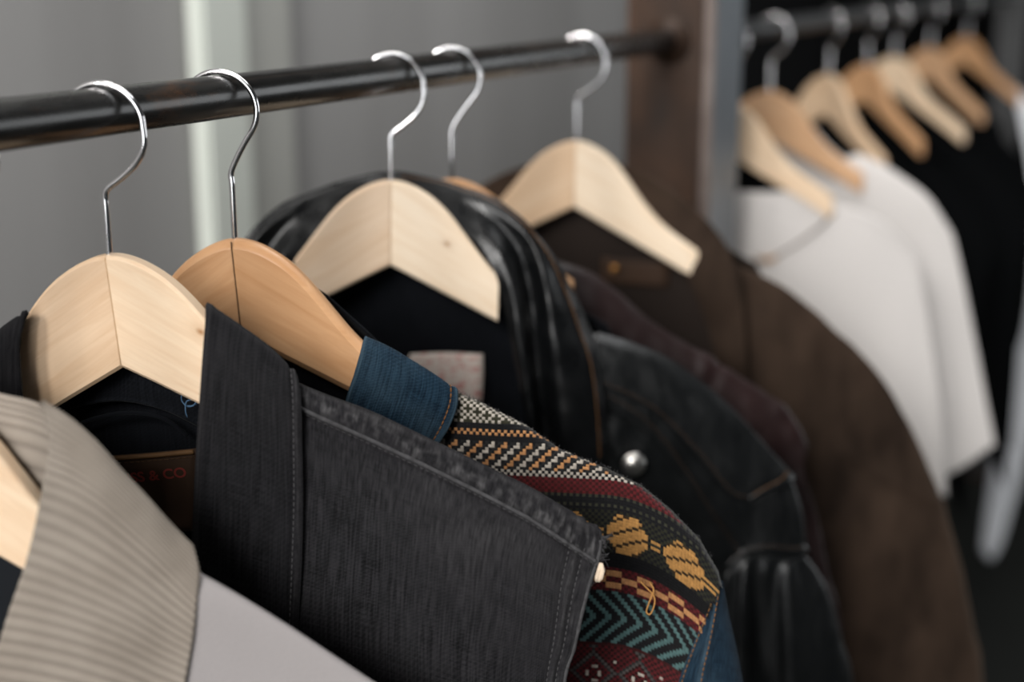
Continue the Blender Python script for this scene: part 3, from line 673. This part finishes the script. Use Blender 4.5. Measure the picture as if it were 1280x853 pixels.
def woven_mesh():
    V, F, K = [], [], []
    rad = 5.0
    for i in range(58, 160):
        uc = (i + .5) * CELL; R = ridge(uc)
        for j in range(30, 190):
            wc = -(j + .5) * CELL + sag(uc, -(j + .5) * CELL)
            if wc - R > 55 or wc < -330 or uc > armhole(min(wc, R)) + 1.5: continue
            c = yarn(i, j) if wc < R + 1.5 or uc < 236 else ((.020, .020, .013) if (i + j) % 2 else DRK); k = .85 + .3 * random.random(); base = len(V)
            hgt = .62 if c[0] > .1 or c[1] > .1 else .42
            for a in range(SUB + 1):
                for b in range(SUB + 1):
                    fu, fb = a / SUB, b / SUB
                    u = (i + fu) * CELL; bb = -(j + fb) * CELL; w_ = bb + sag(u, bb)
                    dome = hgt * (math.sin(math.pi * fu) ** .5 if 0 < fu < 1 else 0) * (math.sin(math.pi * fb) ** .5 if 0 < fb < 1 else 0)
                    Ru = ridge(u); vv = V0(u, w_); t = Ru - w_
                    dome += 1.2 * noise.noise(Vector((u * .02, w_ * .02, 5)))
                    if t >= rad: P = (u, vv + dome, w_)
                    else:
                        ph = (rad - t) / rad
                        if ph < math.pi: P = (u, vv - rad + (rad + dome) * math.cos(ph), Ru - rad + (rad + dome) * math.sin(ph))
                        else: P = (u, vv - 2 * rad - dome, Ru - rad - (ph - math.pi) * rad)
                    V.append((P[0] / 1000, -P[1] / 1000, P[2] / 1000))
            for a in range(SUB):
                for b in range(SUB):
                    q = base + a * (SUB + 1) + b; F.append((q, q + 1, q + SUB + 2, q + SUB + 1)); K.append((c[0] * k, c[1] * k, c[2] * k, 1))
    me = bpy.data.meshes.new('woven_panel'); me.from_pydata(V, [], F)
    ca = me.color_attributes.new('yarn', 'FLOAT_COLOR', 'CORNER')
    ca.data.foreach_set('color', [x for kc in K for _ in range(4) for x in kc]); me.update()
    return me
wp = link('woven_panel', woven_mesh(), M['woven'], g2, label='multicoloured banded woven shoulder panel')
wl = wp.copy(); C.objects.link(wl); wl.parent = g2; wl.scale = (-1, 1, 1)
# yarn loop hanging out of the orange band, fuzz on the ridge
kc = [Vector((u, -v, w)) / 1000 for (u, v, w) in ((262.0,16.0,-210.6), (266.2,17.0,-214.3), (270.9,18.0,-219.0), (271.6,19.0,-224.5), (269.2,19.0,-231.3), (266.7,19.0,-229.8), (268.5,19.0,-222.6), (270.8,18.0,-215.2), (268.1,16.0,-210.8))]
link('yarn_loop', mesh_of('yarn_loop', [tube([spline(kc, k / 50) for k in range(51)], .0005, 6)]), M['thread_gold'], g2, label='loose orange yarn loop')
fz = []
for k in range(160):
    u = random.uniform(142, 306); p0 = Vector((u / 1000, -(V0(u, ridge(u)) - 5) / 1000, (ridge(u) + .3) / 1000)); d = Vector((random.uniform(-.5, .7), random.uniform(-.4, .4), random.uniform(.3, 1))).normalized()
    fz.append(tube([p0, p0 + d * random.uniform(.001, .0026)], .00012, 3))
link('fuzz', mesh_of('fuzz', fz), M['denim_edge'], g2)['kind'] = 'stuff'
rows = [[(309.2,4.0,-215.0),(311.7,1.0,-214.0),(313.8,-6.0,-217.5),(311.3,-35.0,-240.4)],
    [(304.8,7.0,-231.1),(311.3,4.0,-229.3),(318.3,-10.0,-241.5),(315.4,-45.0,-268.2)],
    [(296.9,9.0,-253.6),(310.0,7.0,-251.4),(323.8,-10.0,-265.0),(320.1,-50.0,-291.3)],
    [(288.1,12.0,-281.1),(307.0,10.0,-278.9),(329.0,-10.0,-290.6),(325.4,-52.0,-317.3)],
    [(280.0,15.0,-318.6),(305.7,13.0,-317.6),(334.8,-10.0,-331.2),(330.9,-54.0,-358.8)]]
def d5(a, b, p): return .9 * gauss(b, .02, .05) - .6 * gauss(b, .20, .03) + .6 * gauss(b, .27, .04) + 1.3 * noise.noise(Vector((p.x * 35, p.y * 35, p.z * 10)))
P2s = Patch(down(rows, 120, 260), d5); cloth('sleeve', P2s, M['denim_blue'], g2, 80, 60, 2.0, 'indigo denim sleeve', True, lambda a, b, p: .22 * gauss(b, .24, .03) + .1 * gauss(b, .03, .03) + .1 * max(0, noise.noise(p * 60)))
stitches(on(P2s, .01, .04, .62, .04, .0004, 60), M['thread_orange'], g2, r=.00045, label='orange topstitching')
stitches(on(P2s, .02, .26, .62, .26, .0004, 60), M['thread_orange'], g2, r=.00045, label='orange topstitching')
rows = [[(112, 2, -300), (180, 4, -305), (250, 4, -310), (285, 0, -315)], [(112, 2, -420), (180, 6, -420), (250, 6, -420), (285, 0, -420)], [(112, 2, -560), (180, 8, -560), (250, 8, -560), (285, 0, -560)]]
cloth('front_panel', Patch(rows, wr(1.5, 15)), M['denim_blue'], g2, 30, 30, 2.0, mirror=True)
back_panel(g2, M['denim_dark'], width=170)

# ------------------------------------------------------------------ black leather biker jacket
g3 = garment('leather_jacket', 3, 'glossy black leather biker jacket with a big upturned collar', 'jacket', GJ)
rows = [[(-1.7,-8.0,-24.1),(-1.6,-12.0,-17.2),(-1.5,-14.0,-10.1),(-1.4,-16.0,-4.8),(-1.3,-18.0,-0.7),(-1.3,-22.0,2.5),(-1.4,-32.0,-2.7)],
    [(23.5,-4.0,-23.7),(26.7,-8.0,-17.0),(31.2,-11.0,-11.2),(35.7,-14.0,-7.4),(38.8,-16.0,-5.2),(41.5,-20.0,-3.9),(41.8,-32.0,-10.7)],
    [(58.1,6.0,-41.2),(65.1,2.0,-34.5),(71.6,-3.0,-27.9),(79.0,-3.0,-24.3),(84.1,-5.0,-23.4),(89.4,-9.0,-24.1),(91.7,-24.0,-32.9)],
    [(76.4,16.0,-66.3),(85.1,16.0,-58.4),(95.2,5.0,-53.1),(105.2,11.0,-46.5),(111.6,8.0,-45.9),(118.2,4.0,-48.0),(119.2,-12.0,-59.3)],
    [(84.7,20.0,-97.1),(93.7,24.0,-90.6),(105.6,8.0,-89.4),(116.8,20.0,-81.8),(128.6,14.0,-80.8),(137.8,10.0,-79.9),(137.9,-6.0,-91.1)],
    [(90.8,22.0,-126.6),(97.6,29.0,-123.6),(109.3,10.0,-125.6),(121.4,26.0,-117.2),(139.7,18.0,-114.5),(150.9,14.0,-112.5),(150.3,0.0,-124.4)],
    [(96.9,24.0,-160.4),(102.4,32.0,-158.2),(113.0,12.0,-162.3),(126.3,29.0,-153.1),(149.8,21.0,-147.5),(159.8,17.0,-146.2),(158.5,4.0,-157.7)],
    [(103.1,26.0,-199.2),(107.4,34.0,-196.7),(118.2,14.0,-203.6),(130.9,31.0,-195.0),(155.2,23.0,-191.6),(165.3,19.0,-190.5),(163.1,8.0,-200.0)],
    [(110.6,28.0,-242.0),(115.4,31.0,-241.1),(125.3,22.0,-244.7),(138.0,28.0,-239.4),(157.4,25.0,-231.0),(165.6,21.0,-225.9),(163.4,10.0,-236.5)]]
def d6(a, b, p):
    return 3.2 * noise.noise(Vector((p.x * 20, p.y * 20, p.z * 9 + 4))) * min(1, .25 + b) + 1.2 * noise.noise(p * 55) + .7 * gauss(b, .80, .03) - .6 * gauss(b, .70, .03)
P3c = Patch(rows, d6); cloth('collar', P3c, M['leather_black'], g3, 130, 90, 2.2, mirror=True)
stitches(on(P3c, .03, .705, .97, .705, .0006, 120), M['thread_orange'], g3, r=.00055, length=.0034, gap=.0016, label='amber topstitching along the collar')
rows = [[(150.7,-32.0,-147.4),(180.5,-32.0,-156.1),(220.8,-32.0,-174.1),(265.7,-32.0,-210.6),(301.8,-34.0,-249.0),(329.7,-37.0,-283.3)],
    [(141.5,-12.0,-123.3),(173.8,-12.0,-130.6),(217.8,-12.0,-148.1),(265.3,-13.0,-185.3),(300.5,-14.0,-223.7),(328.6,-17.0,-257.8)],
    [(140.1,0.0,-128.8),(170.5,-1.0,-139.5),(211.9,-3.0,-159.5),(257.6,-6.0,-197.9),(291.8,-9.0,-236.4),(318.1,-12.0,-264.2)],
    [(139.4,8.0,-149.6),(167.4,6.0,-165.3),(204.9,4.0,-185.4),(246.1,0.0,-225.1),(277.2,-4.0,-269.2),(297.0,-7.0,-290.1)],
    [(137.9,12.0,-174.7),(165.3,10.0,-189.3),(198.4,8.0,-214.4),(229.7,4.0,-254.3),(258.2,0.0,-288.2),(283.9,-4.0,-317.0)],
    [(136.2,14.0,-214.1),(162.4,13.0,-235.4),(189.4,11.0,-271.3),(217.4,7.0,-308.8),(242.3,3.0,-332.8),(271.0,-1.0,-353.6)],
    [(133.4,18.0,-308.4),(159.9,17.0,-323.8),(187.2,15.0,-354.1),(212.0,11.0,-385.8),(233.8,7.0,-410.7),(259.4,3.0,-436.2)]]
def d7(a, b, p):
    return 3.0 * noise.noise(Vector((p.x * 18 + p.z * 12, p.y * 18, p.z * 14))) * min(1, max(0, a * 3 - .6)) + 1.0 * noise.noise(p * 60) + 1.6 * gauss(a, .46, .012) - 1.4 * gauss(a, .485, .012) + 1.0 * gauss(a, .56, .01) - .9 * gauss(a, .58, .01)
P3f = Patch(down(rows, 120, 240), d7); cloth('front_panel', P3f, M['leather_body'], g3, 120, 80, 2.0, mirror=True)
stitches(on(P3f, .41, .2, .5, 1.0, .0005, 60), M['thread_brown'], g3)
rows = [[(160.0,-6.0,-126.1),(189.2,-6.0,-135.3),(223.3,-6.0,-151.9),(266.0,-7.0,-186.2),(300.3,-8.0,-223.1),(328.5,-12.0,-255.3)],
    [(157.1,2.0,-131.9),(185.5,2.0,-143.0),(219.7,1.0,-161.2),(260.4,-1.0,-195.8),(293.6,-3.0,-235.7),(322.3,-6.0,-257.9)],
    [(154.0,8.0,-144.6),(177.8,8.0,-157.0),(211.4,6.0,-175.6),(249.3,4.0,-210.2),(279.9,1.0,-248.5),(306.8,-3.0,-260.5)],
    [(150.5,12.0,-157.9),(166.0,11.0,-164.4),(202.7,9.0,-185.2),(241.6,6.0,-225.0),(271.3,3.0,-261.5),(291.5,0.0,-266.0)]]
P3e = Patch(rows, lambda a, b, p: 3.4 + .8 * noise.noise(p * 40) + .6 * gauss(b, .97, .02) - .5 * gauss(b, .93, .02)); cloth('epaulet', P3e, M['leather_body'], g3, 40, 90, 2.4, 'broad leather epaulet')
stitches(on(P3e, .1, .945, .96, .945, .0005, 30), M['thread_orange'], g3, label='amber stitching on the epaulet end')
stitches(on(P3e, .93, .1, .93, .94, .0005, 60), M['thread_brown'], g3)
rows = [[(275.9,-6.0,-274.8),(292.9,-7.0,-272.9),(304.6,-9.0,-266.9),(317.7,-11.0,-261.0),(330.1,-17.0,-260.7),(336.5,-47.0,-280.7)],
    [(274.5,-4.0,-304.6),(290.2,-6.0,-295.2),(307.4,-8.0,-290.8),(325.2,-11.0,-289.6),(339.5,-18.0,-290.7),(345.9,-50.0,-310.9)],
    [(270.3,-2.0,-330.1),(287.3,-4.0,-318.6),(308.2,-6.0,-317.2),(330.0,-10.0,-322.5),(345.4,-18.0,-325.0),(352.6,-52.0,-347.2)],
    [(268.9,1.0,-345.4),(284.7,1.0,-333.6),(305.0,-4.0,-333.6),(326.5,-5.0,-335.5),(352.5,-18.0,-339.9),(360.6,-57.0,-363.3)],
    [(269.6,2.0,-370.4),(283.1,7.0,-361.2),(305.0,-6.0,-368.1),(326.1,-1.0,-362.9),(363.4,-18.0,-360.9),(372.1,-62.0,-389.0)],
    [(268.5,4.0,-406.2),(284.2,9.0,-400.6),(308.9,-6.0,-409.1),(331.0,1.0,-402.7),(377.7,-18.0,-402.6),(387.7,-67.0,-431.1)],
    [(268.3,6.0,-450.0),(285.7,11.0,-448.0),(313.2,-6.0,-458.4),(337.2,1.0,-455.6),(391.6,-18.0,-456.7),(403.2,-70.0,-489.3)]]
def d8(a, b, p):
    fold = 2.6 * math.sin(b * 34 + 2.5 * noise.noise(Vector((0, a * 3, 1)))) * max(0, min(1, (a - .26) * 8)) * (1 - .75 * min(1, a))
    return fold + 1.7 * noise.noise(Vector((p.x * 40, p.y * 40, p.z * 10))) + 2.2 * gauss(a, .235, .012) - 1.8 * gauss(a, .265, .012)
P3s = Patch(down(rows, 130, 260), d8); cloth('sleeve', P3s, M['leather_body'], g3, 150, 90, 2.0, mirror=True)
stitches(on(P3s, .222, .05, .222, .75, .0004, 60), M['thread_brown'], g3)
back_panel(g3, M['denim_dark'], width=170)
rows = [[(11.6,-18.0,-142.8),(39.8,-18.0,-142.1),(70.6,-18.0,-144.0)],
    [(11.3,-19.0,-162.4),(39.6,-19.0,-162.3),(70.5,-19.0,-164.4)],
    [(10.9,-20.0,-183.5),(39.3,-20.0,-183.5),(69.2,-20.0,-184.9)]]
lab = cloth('neck_label', Patch(rows), M['label_cream'], g3, 10, 10, .8, 'cream neck label with faded red print')
# snap button
bm = bmesh.new(); bmesh.ops.create_uvsphere(bm, u_segments=28, v_segments=16, radius=1)
sp = Vector((188.8,21.0,-227.9)) / 1000
for v in bm.verts:
    x, y, z = v.co; v.co = Vector((sp.x + x * .0088, -sp.y + y * .0042 - (0 if y > 0 else 0), sp.z + z * .0088))
from_bm('snap_button', bm, M['silver'], g3, True, 'round silver snap button')
ring = [Vector((sp.x + math.cos(a * math.pi / 16) * .0088, -sp.y + .0026, sp.z + math.sin(a * math.pi / 16) * .0088)) for a in range(33)]
link('snap_rim', mesh_of('snap_rim', [tube(ring, .0012, 8, False)]), M['silver'], g3)

# ------------------------------------------------------------------ oxblood leather jacket
g4 = garment('leather_jacket', 4, 'dark oxblood leather jacket between the black leather one and the brown coat', 'jacket', GJ)
rows = [[(78.2,-30.0,-85.6),(95.5,-30.0,-92.8),(127.6,-30.0,-108.6),(175.9,-30.0,-147.0),(233.6,-30.0,-184.0),(275.1,-32.0,-212.4),(294.1,-34.0,-226.8),(310.8,-36.0,-261.7)],
    [(76.8,-8.0,-65.9),(94.4,-8.0,-72.9),(125.1,-8.0,-88.3),(172.5,-9.0,-126.7),(229.2,-10.0,-163.8),(272.0,-12.0,-190.9),(292.2,-14.0,-206.3),(312.6,-18.0,-240.4)],
    [(74.7,6.0,-78.1),(90.8,6.0,-86.4),(118.0,5.0,-104.7),(163.8,3.0,-141.9),(218.5,0.0,-183.8),(262.0,-3.0,-212.7),(284.6,-6.0,-232.3),(308.9,-12.0,-264.5)],
    [(72.3,14.0,-96.8),(89.1,14.0,-110.6),(113.0,12.0,-132.1),(155.4,10.0,-171.6),(206.8,6.0,-216.4),(251.9,2.0,-247.6),(278.5,-3.0,-268.3),(322.7,-16.0,-304.0)],
    [(69.1,18.0,-164.9),(86.0,18.0,-179.1),(108.8,16.0,-201.2),(150.2,13.0,-235.1),(199.0,9.0,-273.8),(246.7,4.0,-302.6),(284.7,-2.0,-328.3),(338.2,-18.0,-363.2)],
    [(65.9,21.0,-271.1),(83.2,21.0,-286.0),(104.3,19.0,-301.9),(146.8,16.0,-326.2),(197.5,12.0,-355.2),(249.3,7.0,-381.5),(295.1,0.0,-405.1),(353.9,-18.0,-430.9)]]
def d9(a, b, p): return 3.6 * noise.noise(Vector((p.x * 26 + p.z * 8, p.y * 20, p.z * 12 + 7))) * min(1, a * 3) + 1.2 * noise.noise(p * 60) + 1.6 * gauss(b, .55, .012) - 1.4 * gauss(b, .575, .012)
cloth('front_panel', Patch(down(rows, 130, 260), d9), M['leather_maroon'], g4, 100, 90, 2.0, mirror=True)
back_panel(g4, M['lining_brown'], width=160)

# ------------------------------------------------------------------ brown suede coat
g5 = garment('suede_coat', 5, 'dark brown suede coat with a wide lapel, hanging last before the rusty post', 'coat', GJ)
rows = [[(0.1,-4.0,-35.4),(-0.6,-8.0,-27.9),(-1.5,-14.0,-23.1),(-3.2,-26.0,-30.3)],
    [(48.6,0.0,-63.9),(51.8,-3.0,-45.8),(53.3,-8.0,-26.5),(54.2,-24.0,-38.3)],
    [(77.8,8.0,-88.9),(89.0,6.0,-68.1),(100.7,1.0,-51.0),(101.4,-16.0,-66.4)],
    [(105.3,16.0,-115.4),(120.3,15.0,-95.0),(139.0,9.0,-81.1),(137.0,-8.0,-95.4)],
    [(122.4,22.0,-145.7),(141.7,26.0,-129.6),(160.4,24.0,-114.9),(156.8,0.0,-129.5)],
    [(137.2,26.0,-179.8),(155.9,32.0,-171.8),(171.9,30.0,-165.9),(167.5,4.0,-178.0)],
    [(149.0,30.0,-219.1),(162.4,35.0,-215.4),(176.9,33.0,-209.5),(172.6,8.0,-222.3)],
    [(156.8,28.0,-284.2),(169.5,30.0,-282.8),(180.9,25.0,-275.3),(176.8,10.0,-284.5)]]
cloth('lapel', Patch(rows, lambda a, b, p: 2.0 * noise.noise(p * 26) + 1.0 * gauss(b, .62, .06)), M['suede'], g5, 80, 50, 3.0, 'broad suede collar and lapel', True)
rows = [[(135.2,-37.0,-111.5),(172.7,-37.0,-143.2),(213.9,-37.0,-166.5),(255.6,-38.0,-200.9),(290.0,-39.0,-230.6),(309.2,-42.0,-256.0),(301.7,-67.0,-270.7)],
    [(132.4,-2.0,-88.8),(168.9,-4.0,-121.8),(209.0,-6.0,-142.5),(257.7,-9.0,-179.4),(293.2,-12.0,-213.1),(314.9,-20.0,-240.8),(310.6,-64.0,-260.6)],
    [(138.7,8.0,-141.6),(174.8,7.0,-160.6),(210.8,5.0,-179.8),(251.4,2.0,-211.5),(300.7,-5.0,-252.3),(345.1,-22.0,-292.9),(340.1,-66.0,-313.7)],
    [(144.1,16.0,-213.3),(177.9,15.0,-228.4),(213.9,12.0,-243.9),(254.8,8.0,-276.1),(312.5,-2.0,-318.1),(371.2,-22.0,-351.3),(367.1,-68.0,-373.0)],
    [(149.1,20.0,-304.3),(185.4,19.0,-310.8),(221.8,16.0,-326.5),(266.7,11.0,-350.9),(327.9,0.0,-376.5),(393.3,-22.0,-415.3),(390.1,-70.0,-440.1)],
    [(154.6,23.0,-406.9),(193.8,22.0,-413.0),(230.4,19.0,-420.1),(279.4,13.0,-436.3),(344.7,2.0,-453.3),(412.5,-22.0,-489.6),(410.2,-72.0,-518.1)],
    [(162.4,26.0,-549.3),(204.0,25.0,-554.9),(245.0,22.0,-552.3),(294.4,16.0,-559.6),(363.9,3.0,-559.4),(428.4,-22.0,-570.6),(427.5,-72.0,-602.0)]]
def d10(a, b, p): return -9.0 * gauss(b, .50 + .10 * a, .05) * gauss(a, .30, .16) - 4.0 * gauss(b, .10, .05) + 5.0 * noise.noise(Vector((p.x * 16, p.y * 16, p.z * 4.5 + 2))) * min(1, a * 2.5) + 1.2 * noise.noise(p * 35) + 1.4 * gauss(a, .40, .012) * (1 if b > .55 else 0)
cloth('front_panel', Patch(down(rows, 150, 300), d10), M['suede'], g5, 110, 90, 3.0, mirror=True)
back_panel(g5, M['lining_brown'], width=180, drop=700)
rows = [[(24.4,-20.0,-120.6),(55.6,-20.0,-122.8),(93.1,-20.0,-124.6)],
    [(24.4,-21.0,-134.2),(55.8,-21.0,-136.3),(93.4,-21.0,-138.1)],
    [(24.5,-22.0,-146.1),(55.9,-22.0,-148.2),(93.6,-22.0,-150.0)]]
lb = cloth('leather_patch', Patch(rows), M['patch_brown'], g5, 8, 8, 1.0, 'tan brown leather patch at the inside neck')
bm = bmesh.new(); bmesh.ops.create_uvsphere(bm, u_segments=14, v_segments=8, radius=.0045); sp = Vector((38.2,-16.0,-130.9)) / 1000
for v in bm.verts: v.co = Vector((v.co.x + sp.x, v.co.y * .5 - sp.y, v.co.z + sp.z))
from_bm('rivet', bm, M['brass'], lb, True)

# ------------------------------------------------------------------ tops on the far rail
GT = 'tops on the far rail'
g7 = garment('white_top', 7, 'white short-sleeved top behind the front one, its shoulder and sleeve showing to the right', 'top', GT)
rows = [[(29.6,-20.0,-163.7),(80.5,-22.0,-149.3),(112.6,-38.0,-120.8),(155.8,-42.0,-136.2),(196.5,-44.0,-165.2),(225.7,-46.0,-190.1),(244.5,-50.0,-212.6)],
    [(32.6,-2.0,-149.3),(83.2,-2.0,-131.4),(118.9,-2.0,-88.7),(158.6,-6.0,-97.4),(196.7,-10.0,-119.4),(229.4,-14.0,-143.9),(258.4,-24.0,-186.6)],
    [(36.5,10.0,-176.3),(92.5,8.0,-163.8),(136.5,4.0,-161.7),(170.1,1.0,-174.8),(207.3,-2.0,-195.5),(243.7,-8.0,-228.1),(279.5,-24.0,-251.2)],
    [(40.7,14.0,-245.4),(103.8,12.0,-252.6),(149.7,9.0,-272.7),(183.6,5.0,-288.1),(220.7,2.0,-302.9),(262.7,-6.0,-335.8),(305.4,-24.0,-347.6)],
    [(48.1,16.0,-387.9),(111.5,14.0,-381.8),(160.3,12.0,-401.1),(197.5,8.0,-410.0),(236.9,6.0,-418.1),(284.8,-4.0,-439.2),(327.4,-24.0,-433.9)],
    [(61.0,18.0,-521.6),(125.1,16.0,-513.8),(177.2,12.0,-526.8),(217.6,9.0,-540.7),(257.4,8.0,-547.8),(297.3,-4.0,-531.6),(343.1,-24.0,-493.2)]]
cloth('front_panel', Patch(rows, lambda a, b, p: 4.5 * noise.noise(Vector((p.x * 16, p.y * 16, p.z * 4))) * min(1, a * 3)), M['jersey_white'], g7, 70, 60, 2.0, mirror=True)
back_panel(g7, M['jersey_white'], width=150, drop=420)
g6 = garment('white_top', 6, 'white round-necked top in front, beside the grey post', 'top', GT)
rows = [[(-2.5,-12.0,-118.8),(45.7,-12.0,-119.2),(103.3,-12.0,-116.9),(147.6,-30.0,-138.8),(199.1,-34.0,-157.0),(237.6,-40.0,-202.5)],
    [(1.5,4.0,-116.4),(49.4,5.0,-114.5),(104.5,6.0,-110.2),(154.4,2.0,-124.3),(206.7,-4.0,-144.4),(247.3,-20.0,-189.7)],
    [(3.4,10.0,-126.0),(49.2,11.0,-125.2),(103.3,12.0,-123.8),(154.3,8.0,-139.8),(206.6,0.0,-164.4),(254.9,-20.0,-213.1)],
    [(8.1,16.0,-209.8),(51.0,16.0,-211.8),(108.6,16.0,-212.6),(160.2,12.0,-230.2),(220.7,3.0,-253.1),(276.0,-20.0,-300.8)],
    [(13.7,20.0,-328.4),(57.0,20.0,-329.4),(115.4,19.0,-334.5),(172.3,14.0,-346.0),(239.1,6.0,-373.0),(296.7,-20.0,-406.3)],
    [(19.6,23.0,-461.8),(63.5,23.0,-461.7),(122.2,21.0,-460.2),(185.1,16.0,-470.2),(251.9,8.0,-485.8),(310.1,-20.0,-506.1)]]
cloth('front_panel', Patch(rows, lambda a, b, p: 3.5 * noise.noise(Vector((p.x * 16 + 3, p.y * 16, p.z * 4))) * min(1, a * 3)), M['jersey_white'], g6, 70, 60, 2.0)
q = [Vector((u, -v, w)) / 1000 for (u, v, w) in ((148.7,13.0,-133.2), (126.4,17.0,-156.7), (92.0,18.0,-184.0), (56.3,18.0,-203.6), (29.7,18.0,-199.2))]
link('neck_seam', mesh_of('neck_seam', [tube([spline(q, k / 30) for k in range(31)], .0014, 8)]), M['thread_brown'], g6)
q = [Vector((u, -v, w)) / 1000 for (u, v, w) in ((50.8,18.0,-197.6), (64.9,19.0,-200.6), (79.3,19.0,-195.3))]
link('neck_tab', mesh_of('neck_tab', [tube(q, [.002, .004, .002], 8)]), M['brass'], g6, label='small tan tab on the neck seam')
back_panel(g6, M['jersey_black'], width=110, drop=420, w0=-8)

def top(name, g, label, mat, length=620, sleeve=360, end=150):
    """a wide-necked top whose shoulders hang behind the bare arms of its hanger"""
    gg = garment(name, g, label, 'top', GT)
    rows = []
    for k, dz in enumerate([10, 0, 16, 60, 140, 260, 400, length]):
        r = []
        for f, drop in ((20, 0), (60, 0), (100, 0), (135, 0), (170, 0), (215, 8), (262, 30), (298, 80)):
            topz = botw(min(f, end) / 1000) * 1000 + 9 - max(0, f - end) * .62
            vb = sweep(min(f, end) / 1000) * 1000 - 10
            v = vb + [-14, 0, 1, 12, 22, 28, 28, 28][k] - max(0, f - 170) * .22
            r.append((f + max(0, k - 2) * 2.0 * f / 240, v, topz - drop - dz))
        rows.append(r)
    fn = lambda a, b, p: (4 * noise.noise(Vector((p.x * 14 + g, p.y * 14, p.z * 4))) - 2) * min(1, max(0, a * 4 - .9))
    cloth('front_panel', Patch(rows, fn), mat, gg, 60, 40, 2.0, mirror=True)
    back_panel(gg, mat, width=190, drop=length - 20, w0=-34, vc=-16, ve=-16)
    return gg
top('black_top', 8, 'black top hanging next behind the two white tops', M['jersey_black'], 820)
top('black_top', 9, 'second black top behind the two white tops, on the orange-brown hanger', M['jersey_black'], 480)
top('black_top', 10, 'third black top behind the two white tops, on a blond hanger', M['jersey_black'], 520)
top('black_top', 11, 'fourth black top behind the two white tops, on the honey hanger', M['jersey_black'], 560)
g12 = garment('pale_top', 12, 'long pale blue-grey garment last on the far rail, its hem showing below the black tops', 'top', GT)
rows = [[(148.6,-14.0,-157.2),(160.2,-14.0,-160.4),(174.5,-14.0,-167.4),(214.5,-16.0,-200.5),(264.4,-24.0,-262.5)],
    [(157.8,4.0,-135.6),(169.4,4.0,-138.8),(182.5,2.0,-148.0),(222.1,0.0,-179.0),(278.8,-16.0,-250.7)],
    [(236.8,10.0,-393.3),(247.8,10.0,-392.0),(259.7,8.0,-390.7),(278.0,4.0,-399.0),(333.9,-16.0,-464.4)],
    [(252.5,14.0,-701.0),(263.6,14.0,-698.9),(278.0,12.0,-696.4),(309.6,6.0,-691.3),(365.3,-10.0,-724.7)],
    [(201.8,16.0,-926.9),(217.9,16.0,-923.0),(244.2,14.0,-917.2),(272.3,8.0,-911.7),(301.2,0.0,-906.4)],
    [(190.0,16.0,-1153.3),(211.2,17.0,-1165.1),(234.2,15.0,-1167.9),(257.4,8.0,-1158.3),(265.1,0.0,-1144.5)],
    [(182.5,16.0,-1358.1),(196.4,17.0,-1367.3),(210.8,15.0,-1377.0),(219.5,8.0,-1362.0),(230.2,0.0,-1323.6)]]
cloth('front_panel', Patch(rows, lambda a, b, p: 3 * noise.noise(Vector((p.x * 30, p.y * 30, p.z * 5)))), M['jersey_grey'], g12, 60, 30, 2.0)
